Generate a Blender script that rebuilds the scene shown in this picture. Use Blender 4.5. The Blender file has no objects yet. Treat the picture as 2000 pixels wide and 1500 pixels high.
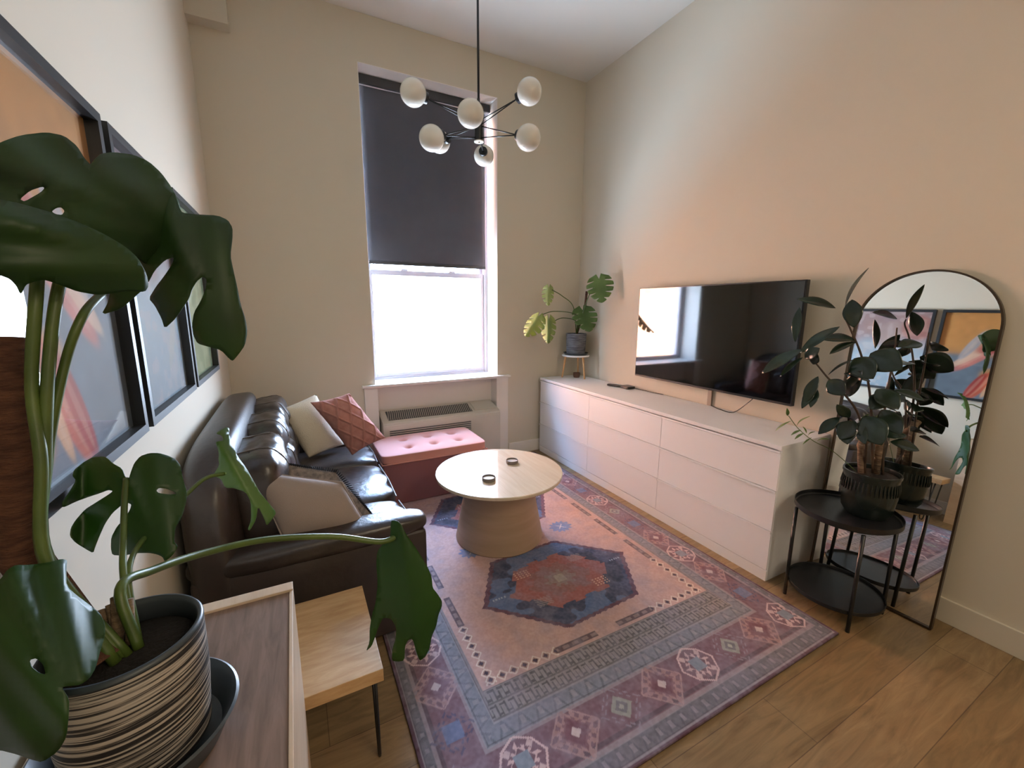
import bpy, bmesh, math, random
import numpy as np
from mathutils import Vector, Matrix
from mathutils.geometry import delaunay_2d_cdt

random.seed(7)
rng = np.random.default_rng(5)
scn = bpy.context.scene
COL = scn.collection
PI = math.pi

# ------------------------------------------------------------------ camera
YAW, PITCH, ROLL, FPX, CAMH = .4812, .1813, .0054, 815.0, 1.48
_cy, _sy, _cp, _sp = math.cos(YAW), math.sin(YAW), math.cos(PITCH), math.sin(PITCH)
FW = Vector((_sy*_cp, _cy*_cp, -_sp))
_r = Vector((_cy, -_sy, 0)); _u = _r.cross(FW)
RT = math.cos(ROLL)*_r + math.sin(ROLL)*_u
UP = -math.sin(ROLL)*_r + math.cos(ROLL)*_u
CAM = Vector((0, 0, CAMH))
cd = bpy.data.cameras.new('camera'); cam = bpy.data.objects.new('camera', cd); COL.objects.link(cam)
cd.sensor_width = 36; cd.sensor_fit = 'HORIZONTAL'; cd.lens = 36*FPX/2000; cd.clip_start = .02
m = Matrix((RT, UP, -FW)).transposed().to_4x4(); m.translation = CAM
cam.matrix_world = m
scn.camera = cam

# ------------------------------------------------------------------ exposure, world, sun, lights
scn.view_settings.view_transform = 'Standard'
scn.view_settings.look = 'None'
scn.view_settings.exposure = 0.5
scn.view_settings.gamma = 1
scn.view_settings.use_curve_mapping = False
scn.cycles.use_denoising = True
scn.cycles.max_bounces = 10
scn.cycles.diffuse_bounces = 5
scn.cycles.sample_clamp_indirect = 8
SKY = 46.0
w = bpy.data.worlds.new('sky'); scn.world = w; w.use_nodes = True
nt = w.node_tree; nt.nodes.clear()
out = nt.nodes.new('ShaderNodeOutputWorld'); bg = nt.nodes.new('ShaderNodeBackground')
tc = nt.nodes.new('ShaderNodeTexCoord'); sp = nt.nodes.new('ShaderNodeSeparateXYZ'); cr = nt.nodes.new('ShaderNodeValToRGB')
nt.links.new(tc.outputs['Generated'], sp.inputs[0]); nt.links.new(sp.outputs['Z'], cr.inputs[0])
cr.color_ramp.elements[0].position = 0; cr.color_ramp.elements[0].color = (.66, .80, 1, 1)
cr.color_ramp.elements[1].position = .8; cr.color_ramp.elements[1].color = (.34, .56, 1, 1)
nt.links.new(cr.outputs[0], bg.inputs[0]); bg.inputs[1].default_value = SKY
nt.links.new(bg.outputs[0], out.inputs[0])

def light(name, kind, loc, aim, energy, color, **kw):
    l = bpy.data.lights.new(name, kind); l.energy = energy; l.color = color
    for k, v in kw.items(): setattr(l, k, v)
    o = bpy.data.objects.new(name, l); COL.objects.link(o); o.location = loc
    o.rotation_euler = (Vector(aim)-Vector(loc)).to_track_quat('-Z', 'Y').to_euler()
    return o
light('sun', 'SUN', (4, -20, 25), (-6, 14, 0), 330, (1, .76, .50), angle=.01)
# unseen warm fill lights, added behind the camera to balance the window light
light('overhead_fill_light', 'AREA', (1.5, -1.6, 3.3), (1.5, -1.6, 0), 27, (1, .82, .58), shape='DISK', size=1.0)
light('rear_fill_light', 'AREA', (1.0, -3.2, 2.6), (1.7, 1.0, 1.3), 13, (1, .84, .64), shape='DISK', size=1.2)
# portal that guides sky light through the window
po = light('window_portal', 'AREA', (1.16, 3.93, 1.38), (1.16, 0, 1.38), 1, (1, 1, 1), shape='RECTANGLE', size=1.12, size_y=1.06)
po.data.cycles.is_portal = True

# ------------------------------------------------------------------ helpers
def lin(c):
    return tuple((x/12.92 if x <= .04045 else ((x+.055)/1.055)**2.4) for x in c[:3])
def hx(s):
    return lin(tuple(int(s[i:i+2], 16)/255 for i in (0, 2, 4)))
def ray(u, v): return FW + (u-1000)/FPX*RT - (v-750)/FPX*UP
def W(u, v, ax, val):
    d = ray(u, v); k = 'xyz'.index(ax); return CAM + d*((val-CAM[k])/d[k])
def D(u, v, d): return CAM + ray(u, v)*d

class NB:
    def __init__(s, name):
        s.m = bpy.data.materials.new(name); s.m.use_nodes = True
        s.t = s.m.node_tree; s.b = s.t.nodes['Principled BSDF']
    def n(s, t, **kw):
        n = s.t.nodes.new(t)
        for k, v in kw.items():
            if k.startswith('i_'):
                kk = k[2:].replace('_', ' ')
                n.inputs[kk].default_value = v
            else: setattr(n, k, v)
        return n
    def l(s, a, b): s.t.links.new(a, b)
def mat(name, col, rough=.5, metal=0, spec=.5, bump=None, var=None, coat=0, sheen=0, stretch=None, emit=None):
    """plain procedural material: base colour with optional noise variation and noise bump"""
    q = NB(name); b = q.b
    b.inputs['Base Color'].default_value = (*col, 1); b.inputs['Roughness'].default_value = rough
    b.inputs['Metallic'].default_value = metal; b.inputs['Specular IOR Level'].default_value = spec
    if coat: b.inputs['Coat Weight'].default_value = coat; b.inputs['Coat Roughness'].default_value = .08
    if sheen: b.inputs['Sheen Weight'].default_value = sheen
    if emit: b.inputs['Emission Color'].default_value = (*col, 1); b.inputs['Emission Strength'].default_value = emit
    if bump or var:
        t = q.n('ShaderNodeTexCoord'); mp = q.n('ShaderNodeMapping'); q.l(t.outputs['Object'], mp.inputs[0])
        if stretch: mp.inputs['Scale'].default_value = stretch
    if var:
        c2, sc = var
        nz = q.n('ShaderNodeTexNoise', i_Scale=sc, i_Detail=6.0); q.l(mp.outputs[0], nz.inputs['Vector'])
        rp = q.n('ShaderNodeValToRGB'); q.l(nz.outputs['Fac'], rp.inputs[0])
        rp.color_ramp.elements[0].position = .35; rp.color_ramp.elements[1].position = .68
        rp.color_ramp.elements[0].color = (*col, 1); rp.color_ramp.elements[1].color = (*c2, 1)
        q.l(rp.outputs[0], b.inputs['Base Color'])
    if bump:
        sc, st, dist = bump
        nz = q.n('ShaderNodeTexNoise', i_Scale=sc, i_Detail=5.0); q.l(mp.outputs[0], nz.inputs['Vector'])
        bp = q.n('ShaderNodeBump', i_Strength=st, i_Distance=dist); q.l(nz.outputs['Fac'], bp.inputs['Height'])
        q.l(bp.outputs[0], b.inputs['Normal'])
    return q.m
def attr_mat(name, rough=.8, coat=0, bump=None, noise=0):
    q = NB(name); a = q.n('ShaderNodeVertexColor', layer_name='Col')
    q.l(a.outputs[0], q.b.inputs['Base Color']); q.b.inputs['Roughness'].default_value = rough
    q.b.inputs['Specular IOR Level'].default_value = .3
    if coat: q.b.inputs['Coat Weight'].default_value = coat
    if bump:
        t = q.n('ShaderNodeTexCoord')
        nz = q.n('ShaderNodeTexNoise', i_Scale=bump[0], i_Detail=3.0); q.l(t.outputs['Object'], nz.inputs['Vector'])
        bp = q.n('ShaderNodeBump', i_Strength=bump[1], i_Distance=bump[2]); q.l(nz.outputs['Fac'], bp.inputs['Height'])
        q.l(bp.outputs[0], q.b.inputs['Normal'])
    return q.m
def wood(name, c1, c2, scale=3, stretch=(1, 12, 12), rough=.45, bump=.05, coat=0):
    q = NB(name); t = q.n('ShaderNodeTexCoord'); mp = q.n('ShaderNodeMapping'); q.l(t.outputs['Object'], mp.inputs[0])
    mp.inputs['Scale'].default_value = stretch
    nz = q.n('ShaderNodeTexNoise', i_Scale=scale, i_Detail=8.0, i_Roughness=.6, i_Distortion=.6); q.l(mp.outputs[0], nz.inputs['Vector'])
    rp = q.n('ShaderNodeValToRGB'); q.l(nz.outputs['Fac'], rp.inputs[0])
    rp.color_ramp.elements[0].position = .3; rp.color_ramp.elements[1].position = .7
    rp.color_ramp.elements[0].color = (*c1, 1); rp.color_ramp.elements[1].color = (*c2, 1)
    q.l(rp.outputs[0], q.b.inputs['Base Color']); q.b.inputs['Roughness'].default_value = rough
    bp = q.n('ShaderNodeBump', i_Strength=bump, i_Distance=.002); q.l(nz.outputs['Fac'], bp.inputs['Height']); q.l(bp.outputs[0], q.b.inputs['Normal'])
    if coat: q.b.inputs['Coat Weight'].default_value = coat
    return q.m
def glass(name, rough=.0, fac=None, tint=(1, 1, 1)):
    q = NB(name); q.t.nodes.remove(q.b); o = q.t.nodes['Material Output']
    tr = q.n('ShaderNodeBsdfTransparent'); tr.inputs[0].default_value = (*tint, 1)
    gl = q.n('ShaderNodeBsdfGlossy'); gl.inputs['Roughness'].default_value = rough
    mx = q.n('ShaderNodeMixShader'); lw = q.n('ShaderNodeLayerWeight', i_Blend=.5)
    p5 = q.n('ShaderNodeMath', operation='POWER'); p5.inputs[1].default_value = 5; q.l(lw.outputs['Facing'], p5.inputs[0])
    ma = q.n('ShaderNodeMath', operation='MULTIPLY_ADD'); ma.inputs[1].default_value = .9; ma.inputs[2].default_value = .035; q.l(p5.outputs[0], ma.inputs[0])
    q.l(ma.outputs[0], mx.inputs[0]); q.l(tr.outputs[0], mx.inputs[1]); q.l(gl.outputs[0], mx.inputs[2]); q.l(mx.outputs[0], o.inputs[0])
    return q.m
def leafmat(name, c, c2, rough=.32, trans=.25, tc=(.25, .45, .03)):
    q = NB(name); o = q.t.nodes['Material Output']
    t = q.n('ShaderNodeTexCoord'); nz = q.n('ShaderNodeTexNoise', i_Scale=6.0, i_Detail=3.0); q.l(t.outputs['Object'], nz.inputs['Vector'])
    rp = q.n('ShaderNodeValToRGB'); q.l(nz.outputs['Fac'], rp.inputs[0])
    rp.color_ramp.elements[0].position = .35; rp.color_ramp.elements[1].position = .7
    rp.color_ramp.elements[0].color = (*c, 1); rp.color_ramp.elements[1].color = (*c2, 1)
    q.l(rp.outputs[0], q.b.inputs['Base Color']); q.b.inputs['Roughness'].default_value = rough
    tl = q.n('ShaderNodeBsdfTranslucent'); tl.inputs[0].default_value = (*tc, 1)
    mx = q.n('ShaderNodeMixShader'); mx.inputs[0].default_value = trans
    q.l(q.b.outputs[0], mx.inputs[1]); q.l(tl.outputs[0], mx.inputs[2]); q.l(mx.outputs[0], o.inputs[0])
    return q.m

def tag(o, label=None, cat=None, group=None, kind=None):
    if label: o['label'] = label
    if cat: o['category'] = cat
    if group: o['group'] = group
    if kind: o['kind'] = kind
    return o
def thing(name, loc, label, cat, group=None):
    o = bpy.data.objects.new(name, None); o.empty_display_size = .05; COL.objects.link(o); o.location = loc
    o['org'] = 0; del o['org']
    return tag(o, label, cat, group)
def org(p):
    v = Vector((0, 0, 0))
    while p is not None: v += p.location; p = p.parent
    return v
def link_mesh(name, me, m, parent=None, loc=None, smooth=False):
    """mesh given in world coordinates; stored relative to its parent (or to loc)"""
    o0 = org(parent) if parent is not None else Vector(loc or (0, 0, 0))
    me.transform(Matrix.Translation(-o0))
    if smooth:
        me.polygons.foreach_set('use_smooth', [True]*len(me.polygons))
    me.materials.append(m)
    o = bpy.data.objects.new(name, me); COL.objects.link(o)
    if parent is not None: o.parent = parent
    else: o.location = o0
    return o
def obj(name, bm, m, parent=None, loc=None, smooth=False, auto=None):
    bmesh.ops.recalc_face_normals(bm, faces=bm.faces)
    me = bpy.data.meshes.new(name)
    if auto:
        for e in bm.edges:
            if len(e.link_faces) == 2 and e.calc_face_angle(0) > auto: e.smooth = False
        smooth = True
    bm.to_mesh(me); bm.free()
    return link_mesh(name, me, m, parent, loc, smooth)
def B(*boxes, bev=0, seg=2):
    bm = bmesh.new()
    for b in boxes: add_box(bm, *b)
    if bev: bmesh.ops.bevel(bm, geom=bm.edges[:], offset=bev, segments=seg, affect='EDGES', profile=.6)
    return bm
def add_box(bm, x0, x1, y0, y1, z0, z1):
    vs = [bm.verts.new(p) for p in ((x0, y0, z0), (x1, y0, z0), (x1, y1, z0), (x0, y1, z0), (x0, y0, z1), (x1, y0, z1), (x1, y1, z1), (x0, y1, z1))]
    for f in ((0, 3, 2, 1), (4, 5, 6, 7), (0, 1, 5, 4), (1, 2, 6, 5), (2, 3, 7, 6), (3, 0, 4, 7)): bm.faces.new([vs[i] for i in f])
    return vs
def frame_of(t):
    t = t.normalized(); a = Vector((0, 0, 1)) if abs(t.z) < .9 else Vector((1, 0, 0))
    s = t.cross(a).normalized(); return s, t.cross(s).normalized()
def add_tube(bm, pts, r, n=10, cap=True):
    pts = [Vector(p) for p in pts]
    if not hasattr(r, '__len__'): r = [r]*len(pts)
    rings = []; s = None
    for i, p in enumerate(pts):
        t = pts[min(i+1, len(pts)-1)]-pts[max(i-1, 0)]
        if s is None: s, q = frame_of(t)
        else:
            t.normalize(); s = (s-t*s.dot(t)).normalized(); q = t.cross(s)
        rings.append([bm.verts.new(p+(s*math.cos(a)+q*math.sin(a))*r[i]) for a in [2*PI*k/n for k in range(n)]])
    for a, b in zip(rings, rings[1:]):
        for k in range(n): bm.faces.new((a[k], a[(k+1) % n], b[(k+1) % n], b[k]))
    if cap: bm.faces.new(rings[0][::-1]); bm.faces.new(rings[-1])
def add_lathe(bm, c, prof, n=48, close=False):
    rings = []
    for r, z in prof:
        if r < 1e-6: rings.append([bm.verts.new((c[0], c[1], c[2]+z))])
        else: rings.append([bm.verts.new((c[0]+r*math.cos(2*PI*k/n), c[1]+r*math.sin(2*PI*k/n), c[2]+z)) for k in range(n)])
    if close: rings.append(rings[0])
    for a, b in zip(rings, rings[1:]):
        for k in range(n):
            k2 = (k+1) % n
            if len(a) == 1 and len(b) == 1: continue
            if len(a) == 1: bm.faces.new((a[0], b[k], b[k2]))
            elif len(b) == 1: bm.faces.new((a[k], a[k2], b[0]))
            else: bm.faces.new((a[k], a[k2], b[k2], b[k]))
def L(c, prof, n=48, close=False):
    bm = bmesh.new(); add_lathe(bm, c, prof, n, close); return bm
def T(pts, r, n=10):
    bm = bmesh.new(); add_tube(bm, pts, r, n); return bm
def curve(pts, k=8):
    """Catmull-Rom through the points"""
    P = [Vector(p) for p in pts]; P = [2*P[0]-P[1]]+P+[2*P[-1]-P[-2]]; o = []
    for i in range(1, len(P)-2):
        for j in range(k):
            t = j/k; a, b, c, d = P[i-1:i+3]
            o.append(.5*((2*b)+(c-a)*t+(2*a-5*b+4*c-d)*t*t+(3*b-a-3*c+d)*t**3))
    o.append(P[-2]); return o
def grid_mesh(name, X, Y, Z, colors=None, wrap=False):
    """X,Y,Z 2-D arrays -> quad grid mesh with optional vertex colours (linear RGB)"""
    h, wd = X.shape; me = bpy.data.meshes.new(name)
    co = np.stack([X, Y, Z], -1).reshape(-1, 3).astype(np.float32)
    i, j = np.mgrid[0:h-1, 0:wd-1]; a = i*wd+j
    q = np.stack([a, a+1, a+wd+1, a+wd], -1).reshape(-1, 4)
    me.vertices.add(len(co)); me.vertices.foreach_set('co', co.ravel())
    me.loops.add(q.size); me.loops.foreach_set('vertex_index', q.ravel().astype(np.int32))
    me.polygons.add(len(q)); me.polygons.foreach_set('loop_start', np.arange(0, q.size, 4, dtype=np.int32))
    me.update(calc_edges=True)
    if colors is not None:
        ca = me.color_attributes.new('Col', 'FLOAT_COLOR', 'POINT')
        c4 = np.ones((len(co), 4), np.float32); c4[:, :3] = colors.reshape(-1, 3); ca.data.foreach_set('color', c4.ravel())
    return me
def soft(c, s, n=6, seg=16, fn=None, axes=None):
    """rounded soft box: centre c, half sizes s, superellipsoid exponent n; fn(p,q)-> displaced point"""
    bm = bmesh.new(); A = axes or (Vector((1, 0, 0)), Vector((0, 1, 0)), Vector((0, 0, 1)))
    V = {}
    def vert(p):
        k = tuple(round(x, 4) for x in p)
        if k in V: return V[k]
        sm = sum(abs(x)**n for x in p)**(1/n)
        q = [x/sm for x in p]
        if fn: q = fn(list(p), q)
        w_ = Vector(c)+A[0]*q[0]*s[0]+A[1]*q[1]*s[1]+A[2]*q[2]*s[2]
        V[k] = bm.verts.new(w_); return V[k]
    g = [-1+2*i/seg for i in range(seg+1)]
    for ax in range(3):
        for sg in (-1, 1):
            for i in range(seg):
                for j in range(seg):
                    ps = []
                    for (a, b) in ((g[i], g[j]), (g[i+1], g[j]), (g[i+1], g[j+1]), (g[i], g[j+1])):
                        p = [0, 0, 0]; p[ax] = sg; p[(ax+1) % 3] = a; p[(ax+2) % 3] = b; ps.append(vert(p))
                    bm.faces.new(ps)
    return bm
def pillow(quad, th, seg=28, pinch=.05, rib=None, bulge=1.0):
    """throw pillow stretched between its four corners TL,TR,BR,BL (world)"""
    TL, TR, BR, BL = [Vector(p) for p in quad]
    nrm = (TR-TL).cross(BL-TL).normalized(); cen = (TL+TR+BR+BL)/4
    bm = bmesh.new(); sides = []
    for sg in (1, -1):
        g = []
        for i in range(seg+1):
            row = []
            for j in range(seg+1):
                u, v = -1+2*i/seg, -1+2*j/seg
                uu = u*(1-pinch*(1-v*v)); vv = v*(1-pinch*(1-u*u))
                a, b = (uu+1)/2, (vv+1)/2
                p = TL*(1-a)*(1-b)+TR*a*(1-b)+BR*a*b+BL*(1-a)*b
                t = th*max(0, (1-abs(u)**2.6))**.6*max(0, (1-abs(v)**2.6))**.6
                if rib and 0 < i < seg and 0 < j < seg: t += rib(u, v)
                edge = i in (0, seg) or j in (0, seg)
                if edge and sg == -1: row.append(sides[0][i][j]); continue
                row.append(bm.verts.new(p+nrm*sg*t))
            g.append(row)
        sides.append(g)
        for i in range(seg):
            for j in range(seg):
                bm.faces.new((g[i][j], g[i+1][j], g[i+1][j+1], g[i][j+1]))
    return bm

# ------------------------------------------------------------------ materials
M = {}
M['wall'] = mat('wall_paint', hx('cec5b3'), .75, spec=.25, bump=(180, .06, .001))
M['ceil'] = mat('ceiling_paint', hx('dcd8cf'), .8, spec=.2)
M['trim'] = mat('white_trim_paint', hx('e2ddd6'), .35, bump=(40, .03, .001))
M['white'] = mat('white_laminate', hx('f1f1f4'), .38, bump=(90, .02, .0005))
M['dark'] = mat('dark_gap', hx('2a2826'), .8)
M['blind'] = leafmat('charcoal_blind_fabric', hx('515157'), hx('55555b'), .85, .012, (.6, .7, 1))
M['blindmetal'] = mat('charcoal_cassette', hx('3a3a3d'), .5)
M['vinyl'] = mat('grey_white_vinyl', hx('b9b4b8'), .4)
M['glass'] = glass('clear_glass')
M['black'] = mat('black_metal', hx('17181b'), .38, bump=(120, .05, .001))
M['matteblack'] = mat('black_frame_paint', hx('1f2226'), .42)
M['opal'] = mat('opal_glass', hx('ddd8cc'), .25, coat=.3)
M['leather'] = mat('dark_brown_leather', hx('2f2622'), .38, spec=.8, bump=(38, .28, .004), var=(hx('3a2f2b'), 7))
M['leatherseat'] = mat('dark_brown_leather_worn', hx('2e2623'), .3, spec=.7, bump=(26, .4, .006), var=(hx('3d332f'), 9))
M['piping'] = mat('leather_piping', hx('5a5048'), .4)
M['creamfur'] = mat('cream_boucle', hx('e6dcc6'), .95, spec=.1, bump=(220, 1, .004))
M['knit'] = mat('dusty_rose_knit', hx('b17a70'), .9, spec=.1, bump=(260, .9, .003), var=(hx('bd887d'), 30))
M['linen'] = mat('greige_linen', hx('9a8b82'), .9, spec=.15, bump=(300, .4, .0015))
M['pattern'] = mat('taupe_woven', hx('8d7f74'), .9, bump=(140, .8, .002), var=(hx('5e5650'), 50))
M['tassel'] = mat('black_tassel', hx('17151a'), .9)
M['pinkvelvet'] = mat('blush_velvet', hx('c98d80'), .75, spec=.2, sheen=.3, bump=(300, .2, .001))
M['pinkshaded'] = mat('blush_velvet_shaded', hx('8a5c5c'), .8, spec=.15, sheen=.2, bump=(300, .2, .001))  # same blush fabric, darkened to carry the shade on the bench base
M['ptac'] = mat('warm_grey_enamel', hx('c6c1b6'), .45)
M['ptacdark'] = mat('grille_dark', hx('4c4f50'), .6)
M['maple'] = wood('pale_maple', hx('ccb89d'), hx('d8c8ae'), 2.2, (14, 1, 14), .22, .01, coat=1)
M['drum'] = wood('maple_drum', hx('9c836a'), hx('ab917a'), 2, (1, 1, 9), .5, .03)
M['oakstool'] = wood('oak_laminate', hx('b58f63'), hx('cfae82'), 3, (3, 16, 14), .42, .03)
M['cabtop'] = wood('grey_brown_wood', hx('695446'), hx('8c7466'), 3.5, (16, 2, 14), .42, .04)
M['ply'] = wood('pale_ply', hx('bfa78c'), hx('d0bba2'), 3, (14, 2, 14), .45, .03)
M['tv'] = mat('tv_screen', hx('0a0a0c'), .05, spec=.9)
M['tvframe'] = mat('tv_bezel', hx('141416'), .3)
M['mirror'] = mat('mirror_silver', (.86, .88, .86), .01, metal=1)
M['mirrorframe'] = mat('black_brass_trim', hx('4a3d30'), .3, metal=.8)
M['soil'] = mat('dark_soil', hx('1c1612'), .95, bump=(90, 1, .01))
M['coir'] = mat('coir_pole', hx('4a2c1e'), .95, bump=(90, 1, .006), var=(hx('6a4530'), 30), stretch=(1, 1, 4))
M['stem'] = mat('green_petiole', hx('3f5220'), .4, var=(hx('566a2c'), 12))
M['bark'] = mat('brown_bark', hx('5d4a3b'), .85, bump=(40, 1, .006), var=(hx('8a725c'), 25), stretch=(1, 1, 5))
M['paleroot'] = mat('pale_aerial_root', hx('8a7458'), .8, bump=(60, .8, .004), var=(hx('54432f'), 25), stretch=(1, 1, 4))
M['leaf'] = leafmat('monstera_green', hx('1f3a14'), hx('2c4c1e'), .46, .22, (.16, .34, .03))
M['leafdark'] = leafmat('monstera_dark_green', hx('1c3312'), hx('2a4a1a'), .5, .18, (.10, .22, .02))
M['leafpale'] = leafmat('pale_monstera_green', hx('7f9460'), hx('a9b97c'), .4, .35, (.5, .6, .15))
M['leafmid'] = leafmat('mid_monstera_green', hx('4a6638'), hx('6c8850'), .4, .3, (.3, .45, .1))
M['rubber'] = leafmat('rubber_leaf', hx('18231b'), hx('24362a'), .2, .06, (.06, .12, .03))
M['rubberred'] = mat('rubber_stem', hx('3c2c20'), .6)
M['ceramicdark'] = mat('dark_green_ceramic', hx('1c2422'), .22, bump=(30, .2, .003))
M['saucer'] = mat('charcoal_saucer', hx('3c4348'), .4, bump=(120, .1, .001))
M['plug'] = mat('black_plastic', hx('18181a'), .35)
M['clay'] = mat('brown_clay', hx('6a4a3c'), .7)
M['lightwood'] = wood('beech_leg', hx('b98a58'), hx('cfa374'), 4, (10, 10, 1), .4)
M['cablewhite'] = mat('taupe_cable_cover', hx('9b8b7e'), .5)

def striped(name, dark, light, scale, lo=.42, hi=.56, axis=(1.2, 1.2, 34)):
    q = NB(name); t = q.n('ShaderNodeTexCoord'); mp = q.n('ShaderNodeMapping'); q.l(t.outputs['Object'], mp.inputs[0])
    mp.inputs['Scale'].default_value = axis
    nz = q.n('ShaderNodeTexNoise', i_Scale=scale, i_Detail=4.0, i_Roughness=.55); q.l(mp.outputs[0], nz.inputs['Vector'])
    rp = q.n('ShaderNodeValToRGB'); q.l(nz.outputs['Fac'], rp.inputs[0])
    rp.color_ramp.elements[0].position = lo; rp.color_ramp.elements[1].position = hi
    rp.color_ramp.elements[0].color = (*dark, 1); rp.color_ramp.elements[1].color = (*light, 1)
    q.l(rp.outputs[0], q.b.inputs['Base Color']); q.b.inputs['Roughness'].default_value = .55
    bp = q.n('ShaderNodeBump', i_Strength=.5, i_Distance=.003); q.l(nz.outputs['Fac'], bp.inputs['Height']); q.l(bp.outputs[0], q.b.inputs['Normal'])
    return q.m
M['potstripe'] = striped('scratched_glaze', hx('211f20'), hx('b0a79c'), 5.5, .47, .57, (1, 1, 58))
M['potgrey'] = striped('grey_scratched_glaze', hx('3f4147'), hx('85888f'), 5, .42, .66, (2, 2, 34))

def floor_mat():
    q = NB('oak_plank_floor'); t = q.n('ShaderNodeTexCoord'); mp = q.n('ShaderNodeMapping'); q.l(t.outputs['Object'], mp.inputs[0])
    br = q.n('ShaderNodeTexBrick', i_Scale=1.0, i_Mortar_Size=.0015, i_Brick_Width=1.5, i_Row_Height=.19)
    br.offset = .37; br.inputs['Mortar'].default_value = (*hx('65503a'), 1)
    br.inputs['Color1'].default_value = (*hx('86704f'), 1); br.inputs['Color2'].default_value = (*hx('9a8261'), 1)
    q.l(mp.outputs[0], br.inputs['Vector'])
    m2 = q.n('ShaderNodeMapping'); q.l(t.outputs['Object'], m2.inputs[0]); m2.inputs['Scale'].default_value = (1.2, 9, 1)
    nz = q.n('ShaderNodeTexNoise', i_Scale=2.6, i_Detail=8.0, i_Roughness=.62, i_Distortion=1.1); q.l(m2.outputs[0], nz.inputs['Vector'])
    rp = q.n('ShaderNodeValToRGB'); q.l(nz.outputs['Fac'], rp.inputs[0])
    rp.color_ramp.elements[0].position = .3; rp.color_ramp.elements[1].position = .7
    rp.color_ramp.elements[0].color = (.55, .50, .45, 1); rp.color_ramp.elements[1].color = (1.1, 1.08, 1.05, 1)
    mx = q.n('ShaderNodeMix', data_type='RGBA', blend_type='MULTIPLY'); mx.inputs[0].default_value = 1
    q.l(br.outputs['Color'], mx.inputs[6]); q.l(rp.outputs[0], mx.inputs[7]); q.l(mx.outputs[2], q.b.inputs['Base Color'])
    q.b.inputs['Roughness'].default_value = .42
    bp = q.n('ShaderNodeBump', i_Strength=.08, i_Distance=.002); q.l(nz.outputs['Fac'], bp.inputs['Height']); q.l(bp.outputs[0], q.b.inputs['Normal'])
    return q.m
def brick_mat():
    q = NB('outside_brick'); t = q.n('ShaderNodeTexCoord'); mp = q.n('ShaderNodeMapping'); q.l(t.outputs['Object'], mp.inputs[0])
    mp.inputs['Rotation'].default_value = (PI/2, 0, 0)
    br = q.n('ShaderNodeTexBrick', i_Scale=1.0, i_Mortar_Size=.012, i_Brick_Width=.24, i_Row_Height=.085)
    br.inputs['Color1'].default_value = (*hx('d49a78'), 1); br.inputs['Color2'].default_value = (*hx('c08262'), 1); br.inputs['Mortar'].default_value = (*hx('e2d2bc'), 1)
    q.l(mp.outputs[0], br.inputs['Vector']); nz = q.n('ShaderNodeTexNoise', i_Scale=.9, i_Detail=4.0); q.l(mp.outputs[0], nz.inputs['Vector'])
    rp = q.n('ShaderNodeValToRGB'); q.l(nz.outputs['Fac'], rp.inputs[0])
    rp.color_ramp.elements[0].position = .4; rp.color_ramp.elements[1].position = .6
    rp.color_ramp.elements[0].color = (.55, .42, .36, 1); rp.color_ramp.elements[1].color = (1, 1, 1, 1)
    mx = q.n('ShaderNodeMix', data_type='RGBA', blend_type='MULTIPLY'); mx.inputs[0].default_value = 1
    q.l(br.outputs['Color'], mx.inputs[6]); q.l(rp.outputs[0], mx.inputs[7]); q.l(mx.outputs[2], q.b.inputs['Base Color'])
    q.b.inputs['Roughness'].default_value = .9
    return q.m

# ------------------------------------------------------------------ room shell
XL, XR, YB, HC, YN = -.44, 2.68, 3.631, 3.605, -4.6
WX0, WX1, WZ0, WZ1 = .58, 1.7375, .83, 3.277
def struct(name, bm, m, **kw):
    o = obj(name, bm, m, **kw); o['kind'] = 'structure'; return o
struct('floor', B((XL-.2, XR+.2, YN-.2, YB+.4, -.1, 0)), floor_mat())
struct('ceiling', B((XL-.2, XR+.2, YN-.2, YB+.4, HC, HC+.1)), M['ceil'])
struct('wall_left', B((XL-.2, XL, YN, YB, 0, HC)), M['wall'])
struct('wall_right', B((XR, XR+.2, YN, YB, 0, HC)), M['wall'])
struct('wall_near', B((XL-.2, XR+.2, YN-.2, YN, 0, HC)), M['wall'])
NX0, NX1, NY = .60, 1.72, 3.752     # radiator niche under the sill
struct('wall_back', B((XL-.2, WX0, YB, 4.0, 0, HC), (WX1, XR+.2, YB, 4.0, 0, HC), (WX0, WX1, YB, 4.0, WZ1, HC),
                      (WX0, WX1, NY, 4.0, 0, WZ0-.02)), M['wall'])
struct('trim_1', B((XL, -.215, YB-.10, YB, 3.248, HC)), M['wall'])      # boxed-in soffit in the corner
struct('baseboard_back', B((1.86, XR, YB-.014, YB, 0, .12), (XL, .48, YB-.014, YB, 0, .12), bev=.003), M['trim'])
struct('baseboard_right', B((XR-.014, XR, YN, YB-.014, 0, .12), bev=.003), M['wall'])
struct('baseboard_left', B((XL, XL+.014, YN, YB-.014, 0, .12), bev=.003), M['trim'])
# sill board and flanking casings
struct('trim_2', B((.475, 1.86, YB-.045, YB+.0, WZ0-.022, WZ0), (WX0, WX1, YB, 3.87, WZ0-.022, WZ0), bev=.004), M['trim'])
struct('trim_3', B((.49, NX0, YB-.016, YB, 0, WZ0-.022), (WX0-.0, NX0, YB, NY, 0, WZ0-.022), bev=.002), M['trim'])
struct('trim_4', B((NX1, 1.845, YB-.016, YB, 0, WZ0-.022), (NX1, WX1, YB, NY, 0, WZ0-.022), bev=.002), M['trim'])
struct('trim_5', B((WX1-.004, WX1, YB, 3.86, WZ0, WZ1), (WX0, WX0+.004, YB, 3.86, WZ0, WZ1), (WX0+.004, WX1-.004, YB, 3.86, WZ1-.004, WZ1)), M['trim'])
struct('trim_6', B((NX0, NX1, NY-.004, NY, 0, WZ0-.022)), M['trim'])
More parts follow.
